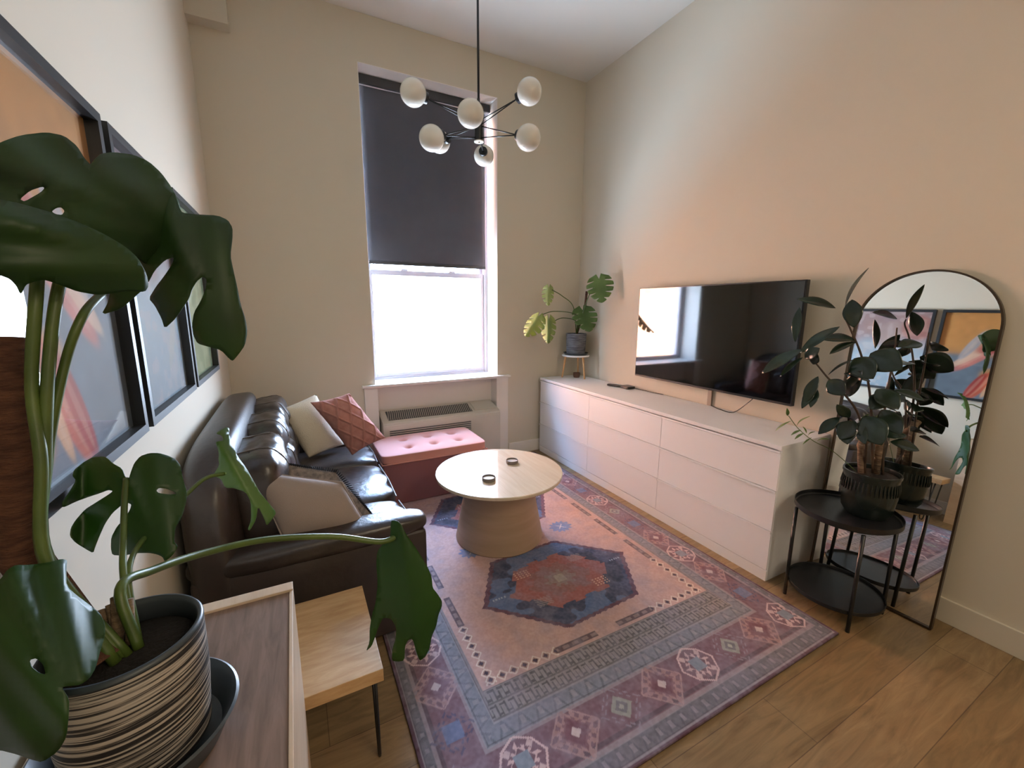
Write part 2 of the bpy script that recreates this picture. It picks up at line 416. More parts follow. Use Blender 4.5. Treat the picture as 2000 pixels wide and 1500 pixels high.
# window: jamb liner, two sashes, glass
win = bpy.data.objects.new('window_1', None); COL.objects.link(win); win.location = (1.16, 3.9, WZ0); win['kind'] = 'structure'
ZM = 1.785
obj('window_frame', B((WX0, WX0+.035, 3.86, 3.98, WZ0, WZ1), (WX1-.035, WX1, 3.86, 3.98, WZ0, WZ1), (WX0+.035, WX1-.035, 3.86, 3.98, WZ1-.035, WZ1),
                      (WX0+.035, WX1-.035, 3.87, 3.99, WZ0-.01, WZ0+.02), bev=.002), M['vinyl'], win)
def sash(y, z0, z1, st=.032):
    a, b = WX0+.036, WX1-.036
    s = obj('window_sash', B((a, a+st, y, y+.03, z0, z1), (b-st, b, y, y+.03, z0, z1), (a+st, b-st, y, y+.03, z0, z0+.03), (a+st, b-st, y, y+.03, z1-.045, z1), bev=.003), M['vinyl'], win)
    obj('window_pane', B((a+st, b-st, y+.012, y+.016, z0+.03, z1-.045)), M['glass'], s)
    return s
s1 = sash(3.875, WZ0+.02, ZM+.015); sash(3.915, ZM-.02, WZ1-.035)
for x in (.93, 1.38):
    obj('sash_lock', B((x-.03, x+.03, 3.872, 3.9, ZM+.015, ZM+.03), bev=.004), M['vinyl'], s1)

# brick building across the street
bld = obj('brick_building', B((-22, 1.0, 13, 16, -6, 14)), brick_mat(), loc=(-8, 13, -6))
tag(bld, 'sunlit brick building across the street outside the window', 'building')

# ------------------------------------------------------------------ roller blind
rb = thing('roller_blind', (1.16, 3.8, 1.86), 'charcoal roller blind pulled halfway down over the tall window', 'blind')
bx0, bx1 = .612, 1.688
bm = bmesh.new(); n = 40
X, Z = np.meshgrid(np.linspace(bx0, bx1, 30), np.linspace(1.852, 3.21, 60))
Y = 3.80+.002*np.sin(Z*9)+.0015*np.sin(X*7+Z*3)
me = grid_mesh('blind_fabric', X, Y, Z); fo = link_mesh('blind_fabric', me, M['blind'], rb, smooth=True)
sd = fo.modifiers.new('thick', 'SOLIDIFY'); sd.thickness = .0012
obj('bottom_bar', B((bx0, bx1, 3.792, 3.808, 1.838, 1.862), bev=.005), M['blindmetal'], rb)
obj('cassette', B((bx0-.025, WX1-.006, 3.77, 3.85, 3.205, 3.270), bev=.006), M['blindmetal'], rb)
obj('roller_tube', T([(bx0, 3.81, 3.212), (bx1, 3.81, 3.212)], .017, 20), M['vinyl'], rb)

# ------------------------------------------------------------------ wall air-conditioner
pt = thing('air_conditioner', (1.16, 3.6, 0), 'grey-beige wall air conditioner with slatted top under the window', 'air conditioner')
bm = bmesh.new()
ax0, ax1, yf, yb, zf, zb = .612, 1.706, 3.50, 3.740, .510, .575
def prism(bm, x0, x1, prof):
    a = [bm.verts.new((x0, y, z)) for y, z in prof]; b = [bm.verts.new((x1, y, z)) for y, z in prof]; k = len(prof)
    bm.faces.new(a[::-1]); bm.faces.new(b)
    for i in range(k): bm.faces.new((a[i], a[(i+1) % k], b[(i+1) % k], b[i]))
prism(bm, ax0, ax1, [(yf+.02, .02), (yf, .08), (yf, zf-.03), (yf+.008, zf-.008), (yf+.03, zf), (yb, zb), (yb, .02)])
bmesh.ops.bevel(bm, geom=bm.edges[:], offset=.008, segments=2, affect='EDGES')
obj('cabinet_body', bm, M['ptac'], pt)
def slope(y): return zf+(zb-zf)*(y-yf-.03)/(yb-yf-.03)
bm = bmesh.new()
prism(bm, .665, 1.44, [(3.555, slope(3.555)+.0012), (3.555, slope(3.555)+.003), (3.70, slope(3.70)+.003), (3.70, slope(3.70)+.0012)])
gr = obj('top_grille', bm, M['ptacdark'], pt)
bm = bmesh.new()
for k in range(44):
    x = .668+k*.0176
    a = Vector((x, 3.556, slope(3.556)+.005)); b = Vector((x+.02, 3.699, slope(3.699)+.005))
    add_tube(bm, [a, b], .0028, 4)
obj('louver', bm, M['ptac'], gr)
bm = bmesh.new()
for k in range(14): add_box(bm, .66, 1.40, yf-.004, yf+.003, .20+k*.018, .208+k*.018)
obj('front_grille', bm, M['ptacdark'], pt)
bm = bmesh.new(); prism(bm, 1.47, 1.68, [(3.56, slope(3.56)+.001), (3.56, slope(3.56)+.006), (3.70, slope(3.70)+.006), (3.70, slope(3.70)+.001)])
obj('control_lid', bm, M['ptac'], pt)

# ------------------------------------------------------------------ rug
RX0, RX1, RY0, RL = .255, 2.126, .797, 2.76
def rug_colors():
    nx, ny = 520, 690
    U, V = np.meshgrid(np.linspace(0, RX1-RX0, nx), np.linspace(0, RL, ny))
    Wd = RX1-RX0
    us = np.minimum(U, Wd-U); vs = np.minimum(V, RL-V)
    def c(s): return np.array(hx(s))
    def noise(sc, seed):
        r = np.random.default_rng(seed); h, w_ = int(RL*sc)+3, int(Wd*sc)+3; g = r.random((h, w_))
        a, b = V*sc, U*sc; i, j = a.astype(int), b.astype(int); fa, fb = a-i, b-j
        fa = fa*fa*(3-2*fa); fb = fb*fb*(3-2*fb)
        return g[i, j]*(1-fa)*(1-fb)+g[i+1, j]*fa*(1-fb)+g[i, j+1]*(1-fa)*fb+g[i+1, j+1]*fa*fb
    n1, n2, n3 = noise(5, 1), noise(22, 2), noise(90, 3); n4 = noise(170, 4)
    C = np.zeros(U.shape+(3,))
    def put(mask, col, a=1.0):
        mk = (mask*a)[..., None] if np.ndim(a) == 0 else (mask*a)[..., None]
        C[:] = C*(1-mk)+np.asarray(col)*mk
    # zones: near/far ends are wider than the sides
    side = [.012, .05, .215, .275, .292]; end = [.012, .08, .27, .345, .48]
    # normalised border index per pixel
    def zone(k0, k1): return None
    def depth(dist, bp):
        return np.interp(dist, [0]+bp, [0, 1, 2, 3, 4, 5])
    q = np.minimum(depth(us, side), depth(vs, end))
    q = np.where(q >= 5, 5, q)
    field = (us > side[4]) & (vs > end[4])
    C[:] = c('b8968c')
    put(field, c('c8a69c')); put(field*n1, c('b89388'), .6)
    # border base colours
    put((q < 5) & ~field, c('857f80')); put((q < 4) & ~field, c('7b7f88')); put((q < 3) & ~field, c('75565e'))
    put((q < 2) & ~field, c('66646a')); put((q < 1) & ~field, c('4c2430'))
    atside = (depth(us, side) <= depth(vs, end))
    s = np.where(atside, V, U); d = np.where(atside, us, vs)
    # triangles in guard bands
    for lo, hi, per, seed in ((1, 2, .06, 0), (3, 4, .075, 1)):
        z = (q >= lo) & (q < hi) & ~field; fr = (q-lo)/(hi-lo); ph = np.abs(((s/per) % 1)-.5)*2
        put(z & (ph > fr*.9+.05) & (ph < fr*.9+.3), c('4a4c55'), .5)
        put(z & (fr > .35) & (fr < .75) & (ph > .75), c('9b979b'), .5)
    # light rules
    for e in (1.0, 2.0, 3.0, 4.0):
        put((np.abs(q-e) < .07) & ~field, c('a09a9c'), .6); put((np.abs(q-e-.13) < .04) & ~field, c('3b3336'), .6)
    # key band rows on the ends
    z = (~atside) & (q >= 4) & (q < 5) & ~field
    t = (vs-end[3])/(end[4]-end[3])
    put(z, c('8d8886'))
    for row, (a, b) in enumerate(((.08, .46), (.56, .94))):
        zz = z & (t > a) & (t < b); f = (t-a)/(b-a); k = (U/.038+row*.5) % 1; g = (U/.012+row*.3) % 1
        put(zz & ((k < .16) | ((k > .5) & (k < .62) & (f < .7)) | ((np.abs(f-.15) < .09) & (k < .6)) | ((np.abs(f-.85) < .09) & (k > .45))), c('4b4848'), .85)
    put(z & ((t < .06) | (np.abs(t-.51) < .03) | (t > .96)), c('55504f'), .7)
    # flower band motifs
    zf_ = (q >= 2) & (q < 3) & ~field
    def motif(cu, cv, kind):
        du, dv = U-cu, V-cv; R_ = np.hypot(du, dv); m1 = np.abs(du)+np.abs(dv); th = np.arctan2(dv, du)
        ser = .009*np.sign(np.sin(th*12)); near = (R_ < .105) & zf_
        if kind == 0:
            put(near & (np.abs(np.maximum(np.abs(du), np.abs(dv)*1.0)*.45+m1*.55-.088) < .0045), c('d4b6b4'), .95)
            put(near & (m1 < .060+ser), c('d0b0ae'), .95); put(near & (m1 < .045), c('6b4a50')); put(near & (np.maximum(np.abs(du), np.abs(dv)) < .028), c('7d8894'))
            for a in (PI/4, 3*PI/4, 5*PI/4, 7*PI/4):
                x, y = du-.062*math.cos(a), dv-.062*math.sin(a); put(near & (np.abs(x)+np.abs(y) < .016), c('cbb0ae'), .9)
        elif kind == 1:
            put(near & (m1 < .088+ser*1.2), c('a98580'), .8); put(near & (m1 < .066+ser*.6), c('7c555a')); put(near & (m1 < .052), c('6e4046')); put(near & (m1 < .022), c('c9b7b4'))
            put(near & (np.abs(m1-.105) < .005), c('b2928e'), .7)
        elif kind == 2:
            put(near & (m1 < .05), c('93978c')); put(near & (m1 < .03), c('6f6d70')); put(near & (m1 < .012), c('a8a69a'))
            put(near & (np.abs(m1-.085-ser) < .004), c('8d8590'), .8)
        else:
            put(near & (np.maximum(np.abs(du), np.abs(dv)) < .035), c('5f6e90')); put(near & (np.abs(m1-.075-ser) < .006), c('46425c'), .9)
    seq = [2, 0, 1, 2, 1, 0, 2, 1, 0]
    for e, cv in ((0, .182), (1, RL-.182)):
        for i in range(9): motif(.10+i*.209, cv, seq[i])
    for e, cu in ((0, .133), (1, Wd-.133)):
        for i in range(1, 13): motif(cu, .18+i*.2, [0, 3, 1, 0, 1, 3, 2][i % 7])
    # chain inset in the field
    Lx, Ly = .335, .51
    for ax in (0, 1):
        for sg in (0, 1):
            if ax == 0: off = np.abs((U if sg == 0 else Wd-U)-Lx); s2 = V; lim = (vs > Ly-.02); en = np.minimum(V, RL-V)-Ly
            else: off = np.abs((V if sg == 0 else RL-V)-Ly); s2 = U; lim = (us > Lx-.02); en = us-Lx
            lim = lim & field
            ph = np.abs(((s2/.052) % 1)-.5)*.052; dm = off+ph
            A = lim & (en < .32)
            put(A & (dm < .026), c('e2d2c6')); put(A & (dm < .018), c('a98476')); put(A & (dm < .012), c('3a2a38'))
            Bm = lim & (en >= .32) & (((en-.32) % .3) < .22)
            put(Bm & (off < .016), c('4c3a40'), .9); put(Bm & (off < .009) & (ph < .016), c('8f7c78'), .9)
    # medallions
    for cv in (.923, RL-.923):
        du, dv = (U-Wd/2-.015), (V-cv)
        aw = np.abs(du+.18*dv); ah = np.abs(dv-.06*du)
        hexd = np.maximum(ah/.305, (aw*.305/.24+ah)/.585)
        ser = .022*(np.abs(((np.arctan2(dv, du)*26/PI) % 1)-.5)*2-.5)
        hd = hexd+ser
        put(field & (hd < 1.05), c('5d3540')); put(field & (hd < .985), c('2c3a52')); put(field & (hd < .985) & (n1+.4*n2 > .85), c('4d6c96'), .8)
        put(field & (hd < .93) & (n1+.3*n2 < .42), c('252a33'), .8)
        hin = np.maximum(ah/.19, (aw*.19/.16+ah)/.37)+.10*np.sign(np.sin(np.arctan2(dv, du)*9))*.5
        put(field & (hin < 1.0), c('9c5a4c')); put(field & (hin < .62), c('8a6259'), .8); put(field & (hin < .3), c('8f7f74'), .8)
        put(field & (np.maximum(np.abs(du), np.abs(dv)) < .03), c('a79a84'))
        for sx, sy in ((1, 1), (-1, -1), (1, -1), (-1, 1)):
            x, y = du-sx*.18, dv-sy*.12; bx = (np.abs(x) < .045) & (np.abs(y) < .03) & field
            if sx*sy < 0: put(bx & (((x/.02) % 1) < .55) & (((y/.016) % 1) < .55), c('d8ad90'))
            else: put(bx & (((x+y)/.018) % 1 < .4), c('a99c94'), .8)
        for sx in (-1, 1):
            x, y = du-sx*.38, dv; put(field & (np.abs(y) < .006) & (np.abs(x) < .04) & (((x/.016) % 1) < .5), c('9fb0c0'))
    for cu in (.61, Wd-.61):
        du, dv = U-cu, V-RL/2; r_ = np.hypot(du*.8, dv)+.008*np.sin(np.arctan2(dv, du)*12)
        put(field & (r_ < .06), c('6a81ad')); put(field & (np.abs(np.abs(du)-np.abs(dv)) < .004) & (r_ < .03), c('e0d8d2'))
    # wear
    put(np.ones_like(U), c('8a8594'), np.clip(n2-.3, 0, 1)*.4+n3*.14+.12)
    C *= (.86+.22*n3+.12*n4)[..., None]
    return U+RX0, V+RY0, C
X, Y, Cc = rug_colors()
me = grid_mesh('rug', X, Y, np.full_like(X, .0095), Cc)
rug = link_mesh('rug', me, attr_mat('woven_rug', .95, bump=(400, .5, .002)), None, loc=(1.19, 2.18, 0))
sd = rug.modifiers.new('thick', 'SOLIDIFY'); sd.thickness = .0088; sd.offset = -1
tag(rug, 'faded mauve and blush oriental rug with dark blue medallions on the wood floor', 'rug')

# ------------------------------------------------------------------ dresser
DX, DY1, DY0 = 2.200, 3.586, 1.186
dr = thing('dresser', (2.44, 2.386, 0), 'long white nine-drawer dresser along the right wall below the television', 'dresser')
obj('top_panel', B((DX-.004, 2.665, DY0-.002, DY1, .757, .78), bev=.0015), M['white'], dr)
for y0 in (DY0, DY1-.02):
    obj('side_panel', B((DX+.012, 2.665, y0, y0+.02, 0, .757)), M['white'], dr)
obj('carcass', B((DX+.03, 2.66, DY0+.02, DY1-.02, .03, .757)), M['white'], dr)
obj('plinth', B((DX+.002, DX+.02, DY0+.001, DY1-.001, 0, .062), bev=.001), M['white'], dr)
zs = [.066, .298, .530, .752]
for c_ in range(3):
    y0 = DY0+.8*c_
    for k in range(3):
        bm = bmesh.new(); a, b = zs[k]+.001, zs[k+1]-.002
        # drawer front with the overhanging lip that serves as handle
        pr = [(DX+.018, a), (DX+.018, b-.003), (DX-.007, b), (DX-.007, b-.010), (DX+.001, b-.014), (DX+.001, a)]
        v0 = [bm.verts.new((x, y0+.002, z)) for x, z in pr]; v1 = [bm.verts.new((x, y0+.798, z)) for x, z in pr]; kk = len(pr)
        bm.faces.new(v0[::-1]); bm.faces.new(v1)
        for i in range(kk): bm.faces.new((v0[i], v0[(i+1) % kk], v1[(i+1) % kk], v1[i]))
        obj('drawer', bm, M['white'], dr)

# ------------------------------------------------------------------ television
tv = thing('television', (2.56, 2.0, .915), 'large flat black television on the right wall above the white dresser', 'television')
ty0, ty1, tz0, tz1 = 1.36, 2.64, .915, 1.643
obj('bezel', B((2.563, 2.595, ty0, ty1, tz0, tz1), bev=.003), M['tvframe'], tv)
obj('screen', B((2.560, 2.5635, ty0+.008, ty1-.008, tz0+.016, tz1-.008)), M['tv'], tv)
obj('wall_bracket', B((2.595, XR-.002, 1.8, 2.2, 1.12, 1.45), bev=.004), M['plug'], tv)
cc = obj('cable_cover', B((XR-.018, XR-.001, 1.962, 1.995, .78, 1.1), bev=.003), M['cablewhite'], loc=(XR, 1.98, .78))
tag(cc, 'narrow taupe cable cover on the wall between television and dresser', 'cable cover')
cb = obj('power_cable', T(curve([(2.62, 1.60, .94), (2.62, 1.66, .87), (2.60, 1.74, .79), (2.61, 1.85, .786), (2.655, 1.95, .786)]), .003, 8), M['plug'], loc=(2.6, 1.66, .78))
tag(cb, 'thin dark cable hanging from the television bottom onto the dresser', 'cable')
rt = thing('set_top_box', (2.58, 2.77, .78), 'small flat black box with a cable on the dresser left of the television', 'set-top box')
obj('casing', soft((2.585, 2.74, .7935), (.045, .05, .0125), 8, 10), M['plug'], rt, smooth=True)
obj('cord', T(curve([(2.60, 2.69, .793), (2.63, 2.63, .785), (2.64, 2.50, .784), (2.655, 2.40, .784)]), .0028, 8), M['plug'], rt)
rc = obj('remote_control', soft((2.545, 2.865, .791), (.02, .07, .010), 8, 10, axes=(Vector((.94, .34, 0)), Vector((-.34, .94, 0)), Vector((0, 0, 1)))), M['plug'], loc=(2.545, 2.865, .78), smooth=True)
tag(rc, 'black remote control lying beside the small black box on the dresser', 'remote control')

# ------------------------------------------------------------------ coffee table
TX, TY = 1.106, 2.288
ct = thing('coffee_table', (TX, TY, .01), 'round pale wood coffee table with a tapered drum base on the rug', 'coffee table')
obj('table_top', L((TX, TY, 0), [(0, .430), (.398, .430), (.404, .434), (.405, .440), (.405, .448), (.402, .452), (0, .452)], 96), M['maple'], ct, auto=.6)
obj('drum_base', L((TX, TY, 0), [(0, .0105), (.280, .0105), (.283, .016), (.205, .430), (0, .430)], 96), M['drum'], ct, auto=.6)
def coaster(x, y, lab):
    o = obj('coaster', L((x, y, .452), [(0, .0005), (.038, .0005), (.041, .003), (.041, .020), (.0395, .022), (.0375, .020), (.037, .006), (0, .006)], 48), M['coaster'], loc=(x, y, .452), auto=.6)
    obj('coaster_pad', L((x, y, .452), [(0, .006), (.0362, .006), (.0362, .013), (0, .013)], 40), M['pad'], o)
    tag(o, lab, 'coaster', 'round coasters on the coffee table')
M['pad'] = mat('pale_coaster_pad', hx('d0c7ba'), .25, coat=.8)
M['coaster'] = mat('brown_grey_rim', hx('7d726b'), .5)
coaster(1.237, 2.363, 'round raised-rim coaster nearer the dresser on the coffee table')
coaster(.979, 2.172, 'round raised-rim coaster nearer the sofa on the coffee table')

# ------------------------------------------------------------------ tufted bench
bn = thing('storage_bench', (.92, 3.24, 0), 'blush pink button-tufted storage bench under the window by the sofa', 'bench')
b0, b1, c0, c1 = .50, 1.337, 2.99, 3.49
obj('bench_base', B((b0+.008, b1-.008, c0+.008, c1-.008, .011, .335), bev=.01), M['pinkshaded'], bn)
buttons = [(x, y) for x in (.735, .94, 1.15) for y in (3.155, 3.345)]
def tuft(p, q):
    if p[2] > .99:
        x, y = .9185+q[0]*.4185, 3.24+q[1]*.25
        dz = 0
        for bx_, by_ in buttons:
            r2 = (x-bx_)**2+(y-by_)**2
            dz -= .040*math.exp(-r2/(.024**2))+.016*math.exp(-r2/(.06**2))
        q[2] += (dz+.010*(1-q[0]**2)*(1-q[1]**2))/.035
    return q
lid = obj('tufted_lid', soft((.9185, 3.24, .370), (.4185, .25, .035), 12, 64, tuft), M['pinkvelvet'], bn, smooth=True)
for bx_, by_ in buttons:
    obj('button', soft((bx_, by_, .366), (.010, .010, .006), 2.5, 8), M['pinkvelvet'], lid, smooth=True)
obj('lid_piping', T([(b0, c0, .339), (b1, c0, .339), (b1, c1, .339), (b0, c1, .339), (b0, c0, .339)], .005, 8), M['pinkvelvet'], bn)

# ------------------------------------------------------------------ sofa
sf = thing('sofa', (.03, 2.55, 0), 'dark brown leather sofa along the left wall', 'sofa')
SY0, SY1 = 1.69, 3.44
def wr(seed, amp, fx=9, fy=9):
    r = random.Random(seed); ph = [r.uniform(0, 6) for _ in range(6)]
    def f(x, y): return amp*(math.sin(fx*x+ph[0]+2*math.sin(fy*.5*y+ph[1]))*.5+math.sin(fy*y+ph[2]+1.5*math.sin(fx*.7*x+ph[3]))*.5)
    return f
obj('base_frame', B((-.40, .44, SY0+.02, SY1-.02, .05, .30), bev=.02), M['leather'], sf, auto=.6)
for (x, y) in ((-.33, 1.80), (.38, 1.80), (-.33, 3.34), (.38, 3.34)):
    obj('foot', B((x-.03, x+.03, y-.03, y+.03, .011, .05)), M['plug'], sf)
def armfn(p, q):
    q[2] += .03*max(0, q[2])*(1-q[0]**2)*0+0
    return q
def arm(y0, y1, lab=None):
    # squared arm with padded rolled top
    bm = B((-.40, .462, y0+.012, y1-.012, .035, .50), bev=.02, seg=3)
    a = obj('armrest', bm, M['leather'], sf, auto=.6)
    f = wr(int(y0*10), .015, 14, 3)
    def fn(p, q):
        q[2] += f(q[0], q[1]) + .02*(1-q[1]**2); return q
    obj('arm_pad', soft((.03, (y0+y1)/2, .524), (.445, (y1-y0)/2, .048), 3.6, 26, fn), M['leatherseat'], a, smooth=True)
arm(1.69, 1.85); arm(3.28, 3.44)
obj('back_frame', soft((-.328, 2.565, .50), (.098, .868, .44), 5, 36, axes=(Vector((math.cos(.07), 0, math.sin(.07))), Vector((0, 1, 0)), Vector((-math.sin(.02), 0, math.cos(.02))))), M['leather'], sf, smooth=True)
yb_ = [1.86, 2.23, 2.83, 3.27]
for k in range(3):
    a, b = yb_[k], yb_[k+1]; f = wr(k+3, .02, 5, 8)
    def fn(p, q):
        q[2] += f(q[0], q[1])*(1 if q[2] > 0 else 0)+(.10*(1-q[1]**2)*(1-q[0]**2) if q[2] > 0 else 0)
        q[0] += .03*math.sin(q[1]*9+k)*(1 if q[0] > .8 else 0); return q
    s_ = obj('seat_cushion', soft((.10, (a+b)/2, .375), (.352, (b-a)/2-.002, .078), 5, 30, fn), M['leatherseat'], sf, smooth=True)
    obj('piping', T(curve([(.444, a+.03, .425), (.450, (a+b)/2, .43), (.444, b-.03, .425)]), .004, 8), M['piping'], s_)
bc = [1.84, 2.36, 2.84, 3.30]
tilt = math.radians(9)
axb = (Vector((math.cos(tilt), 0, math.sin(tilt))), Vector((0, 1, 0)), Vector((-math.sin(tilt), 0, math.cos(tilt))))
for k in range(3):
    a, b = bc[k], bc[k+1]; f = wr(k+13, .07, 8, 10)
    def fn(p, q):
        e = (1-q[1]**2)
        if q[0] > 0:
            q[0] += f(q[2], q[1])*1.3*e+.16*e*(1-q[2]**2)-.16*math.exp(-((q[2]-.25)/.10)**2)*e
            for tx, tz in ((-.35, .1), (.35, .1)): q[0] -= .28*math.exp(-((q[1]-tx)**2+(q[2]-tz-.2)**2)/.012)
        q[2] += .04*f(q[1], q[0])*3
        return q
    s_ = obj('back_cushion', soft((-.165, (a+b)/2, .655), (.105, (b-a)/2-.001, .228), 5, 40, fn, axb), M['leatherseat'], sf, smooth=True)
    ym = (a+b)/2
    from mathutils.bvhtree import BVHTree
    bt = BVHTree.FromPolygons([v.co for v in s_.data.vertices], [tuple(p.vertices) for p in s_.data.polygons])
    for yy in (ym-.10, ym+.13):
        pts = []
        for i in range(24):
            th = math.radians(140-i*7.2); dd = Vector((math.cos(th), .0, math.sin(th)))
            c_l = Vector((-.165, yy, .655))-org(sf)
            h = bt.ray_cast(c_l+dd*1.0, -dd)
            if h[0] is not None: pts.append(h[0]+org(sf)+dd*.0015)
        if len(pts) > 3: obj('piping', T(pts, .0028, 6), M['piping'], s_)

# throw pillows
wp = obj('throw_pillow', pillow([W(540, 802, 'y', 3.10), W(617, 770, 'y', 3.20), W(672, 868, 'y', 3.12), W(603, 895, 'y', 3.02)], .075, pinch=.03), M['creamfur'],
         loc=(.03, 3.1, .46), smooth=True)
tag(wp, 'cream fluffy throw pillow at the window end of the sofa', 'pillow')
def knit(u, v):
    a = (u+v)*1.4+.15; b = (u-v)*1.4+.35
    e = min(abs(a-round(a)), abs(b-round(b)))
    return .012*math.exp(-(e/.075)**2)-.005*math.exp(-(e/.02)**2)
pp = obj('throw_pillow', pillow([W(606, 786, 'y', 2.99), W(682, 768, 'y', 3.04), W(753, 855, 'y', 2.96), W(688, 889, 'y', 2.90)], .08, seg=80, pinch=.05, rib=knit), M['knit'],
         loc=(.3, 3.0, .46), smooth=True)
tag(pp, 'dusty rose knitted throw pillow with raised diamonds beside the pink bench', 'pillow')
gp = thing('throw_pillow', (.05, 1.9, .46), 'plain greige linen pillow with piped edge against the near sofa arm', 'pillow')
GQ = [W(486, 918, 'y', 1.90), W(668, 942, 'y', 1.88), W(724, 1036, 'y', 1.80), W(552, 1050, 'y', 1.80)]
obj('cover', pillow(GQ, .062, pinch=.02), M['linen'], gp, smooth=True)
def edge(q, pin):
    o = []
    TL, TR, BR, BL = q
    for (a, b, fn) in ((TL, TR, 0), (TR, BR, 0), (BR, BL, 0), (BL, TL, 0)):
        c_ = (TL+TR+BR+BL)/4
        for i in range(8):
            t = i/8; p = a.lerp(b, t); mid = (c_-((a+b)/2)); o.append(p+mid*pin*4*t*(1-t))
    o.append(o[0]); return o
obj('piping', T(edge(GQ, .03), .004, 8), M['linen'], gp)
tp = thing('throw_pillow', (.1, 1.99, .46), 'taupe woven pillow with black tassel edge behind the greige linen pillow', 'pillow')
TQ = [W(528, 900, 'y', 2.03), W(655, 922, 'y', 2.01), W(738, 1018, 'y', 1.97), W(600, 1035, 'y', 1.98)]
obj('cover', pillow(TQ, .05, pinch=.03), M['pattern'], tp, smooth=True)
bm = bmesh.new(); ed = edge(TQ, .03); cen = sum(TQ, Vector())/4
for a, b in zip(ed, ed[1:]):
    for t in (0, .25, .5, .75):
        p = a.lerp(b, t); dvec = (p-cen).normalized(); add_tube(bm, [p, p+dvec*.022+Vector((0, 0, -.006))], [.004, .0015], 5)
obj('tassel_trim', bm, M['tassel'], tp)

# ------------------------------------------------------------------ pictures on the left wall
def art_colors(kind, ny=150, nx=120):
    U, V = np.meshgrid(np.linspace(0, 1, nx), np.linspace(0, 1, ny))   # U along +y (away from camera), V up
    def c(s): return np.array(hx(s))
    r = np.random.default_rng(kind+40)
    def noise(sx, sy):
        g = r.random((sy+3, sx+3)); a, b = V*sy, U*sx; i, j = a.astype(int), b.astype(int); fa, fb = a-i, b-j
        fa = fa*fa*(3-2*fa); fb = fb*fb*(3-2*fb)
        return g[i, j]*(1-fa)*(1-fb)+g[i+1, j]*fa*(1-fb)+g[i, j+1]*(1-fa)*fb+g[i+1, j+1]*fa*fb
    n1, n2 = noise(4, 5), noise(14, 18)
    C = np.zeros(U.shape+(3,))
    def put(mk, col, a=1.0):
        k = np.clip(mk*a, 0, 1)[..., None]; C[:] = C*(1-k)+np.asarray(col)*k
    def sm(x, w_=.02): return 1/(1+np.exp(-x/w_))
    def blob(cu, cv, a, b, ang, wob=.05):
        x, y = U-cu, (V-cv)*1.28; ca, sa = math.cos(ang), math.sin(ang); p, q_ = x*ca+y*sa, -x*sa+y*ca
        return sm(1-np.hypot(p/a, q_/b)+wob*(n1-.5)*3, .05)
    if kind == 0:
        C[:] = c('c28a4c'); put(n1, c('b1763c'), .5); put(sm(.50-V+.06*(n1-.5), .015), c('687480')); put(sm(.48-V)*n1, c('8593a0'), .5)
        for (cu, cv, a, b, an, col) in ((.42, .60, .42, .10, -.75, 'd9a79c'), (.50, .52, .38, .075, -.8, 'c9776c'), (.60, .50, .30, .05, -.75, 'd9b49a'),
                                        (.30, .66, .30, .10, -.5, 'b9564a'), (.62, .62, .25, .06, -1.1, 'a9a5a8'), (.22, .22, .28, .16, .5, 'c28e55'),
                                        (.42, .18, .26, .07, -1.1, 'c8603f'), (.50, .15, .22, .05, -1.15, 'a83c34'), (.34, .16, .18, .035, -1.2, 'dcae86'),
                                        (.12, .40, .16, .12, .2, 'd48a50'), (.10, .1, .2, .1, .0, 'b7804a')):
            put(blob(cu, cv, a, b, an), c(col), .92); put(blob(cu, cv, a*.8, b*.35, an), c('e0c0a8'), .25)
    elif kind == 1:
        C[:] = c('a5867e'); put(n1, c('857480'), .7); put(sm(.55-V+.2*(n1-.5), .06), c('a9bcc6')); put(sm(.3-V+.2*(n2-.5), .08), c('8fa3b0'), .8)  # light blue-grey carries the window's reflection, painted into the print
        put((n2 > .62)*1., c('c2b2ac'), .35); put(blob(.5, .7, .16, .22, .3), c('b09890'), .5); put(blob(.75, .25, .2, .05, .9), c('b7b6a8'), .6)
        put(blob(.15, .8, .2, .2, .1), c('a4533e'), .5)
    else:
        C[:] = c('a3b088'); put(n1, c('7a9468'), .7); put((n2 > .6)*1., c('c5cca4'), .5); put(blob(.4, .6, .3, .12, .8), c('d0d2b0'), .5)
    C *= (.9+.2*n2)[..., None]
    return C
def picture(y0, y1, z0, z1, kind, lab):
    t = thing('picture_frame', (XL, (y0+y1)/2, z0), lab, 'picture', 'black-framed pictures on the left wall')
    d, fw_ = .042, .024
    x0, x1 = XL+.002, XL+d
    obj('frame', B((x0, x1, y0, y1, z0, z0+fw_), (x0, x1, y0, y1, z1-fw_, z1), (x0, x1, y0, y0+fw_, z0+fw_, z1-fw_), (x0, x1, y1-fw_, y1, z0+fw_, z1-fw_)), M['matteblack'], t)
    C = art_colors(kind); ny, nx = C.shape[:2]
    Yg, Zg = np.meshgrid(np.linspace(y0+fw_, y1-fw_, nx), np.linspace(z0+fw_, z1-fw_, ny))
    link_mesh('artwork', grid_mesh('artwork', np.full_like(Yg, x0+.012), Yg, Zg, C), attr_mat('art_print', .7), t)
    obj('glazing', B((x0+.018, x0+.021, y0+fw_, y1-fw_, z0+fw_, z1-fw_)), M['glass'], t)
picture(.885, 1.543, 1.118, 1.965, 0, 'black-framed abstract with orange sky and pink petals, nearest on the left wall')
picture(1.590, 2.258, 1.118, 1.965, 1, 'black-framed blue-grey and mauve abstract with window reflection painted in, middle of three pictures')
picture(2.300, 2.940, 1.118, 1.965, 2, 'black-framed green abstract, farthest picture toward the window')

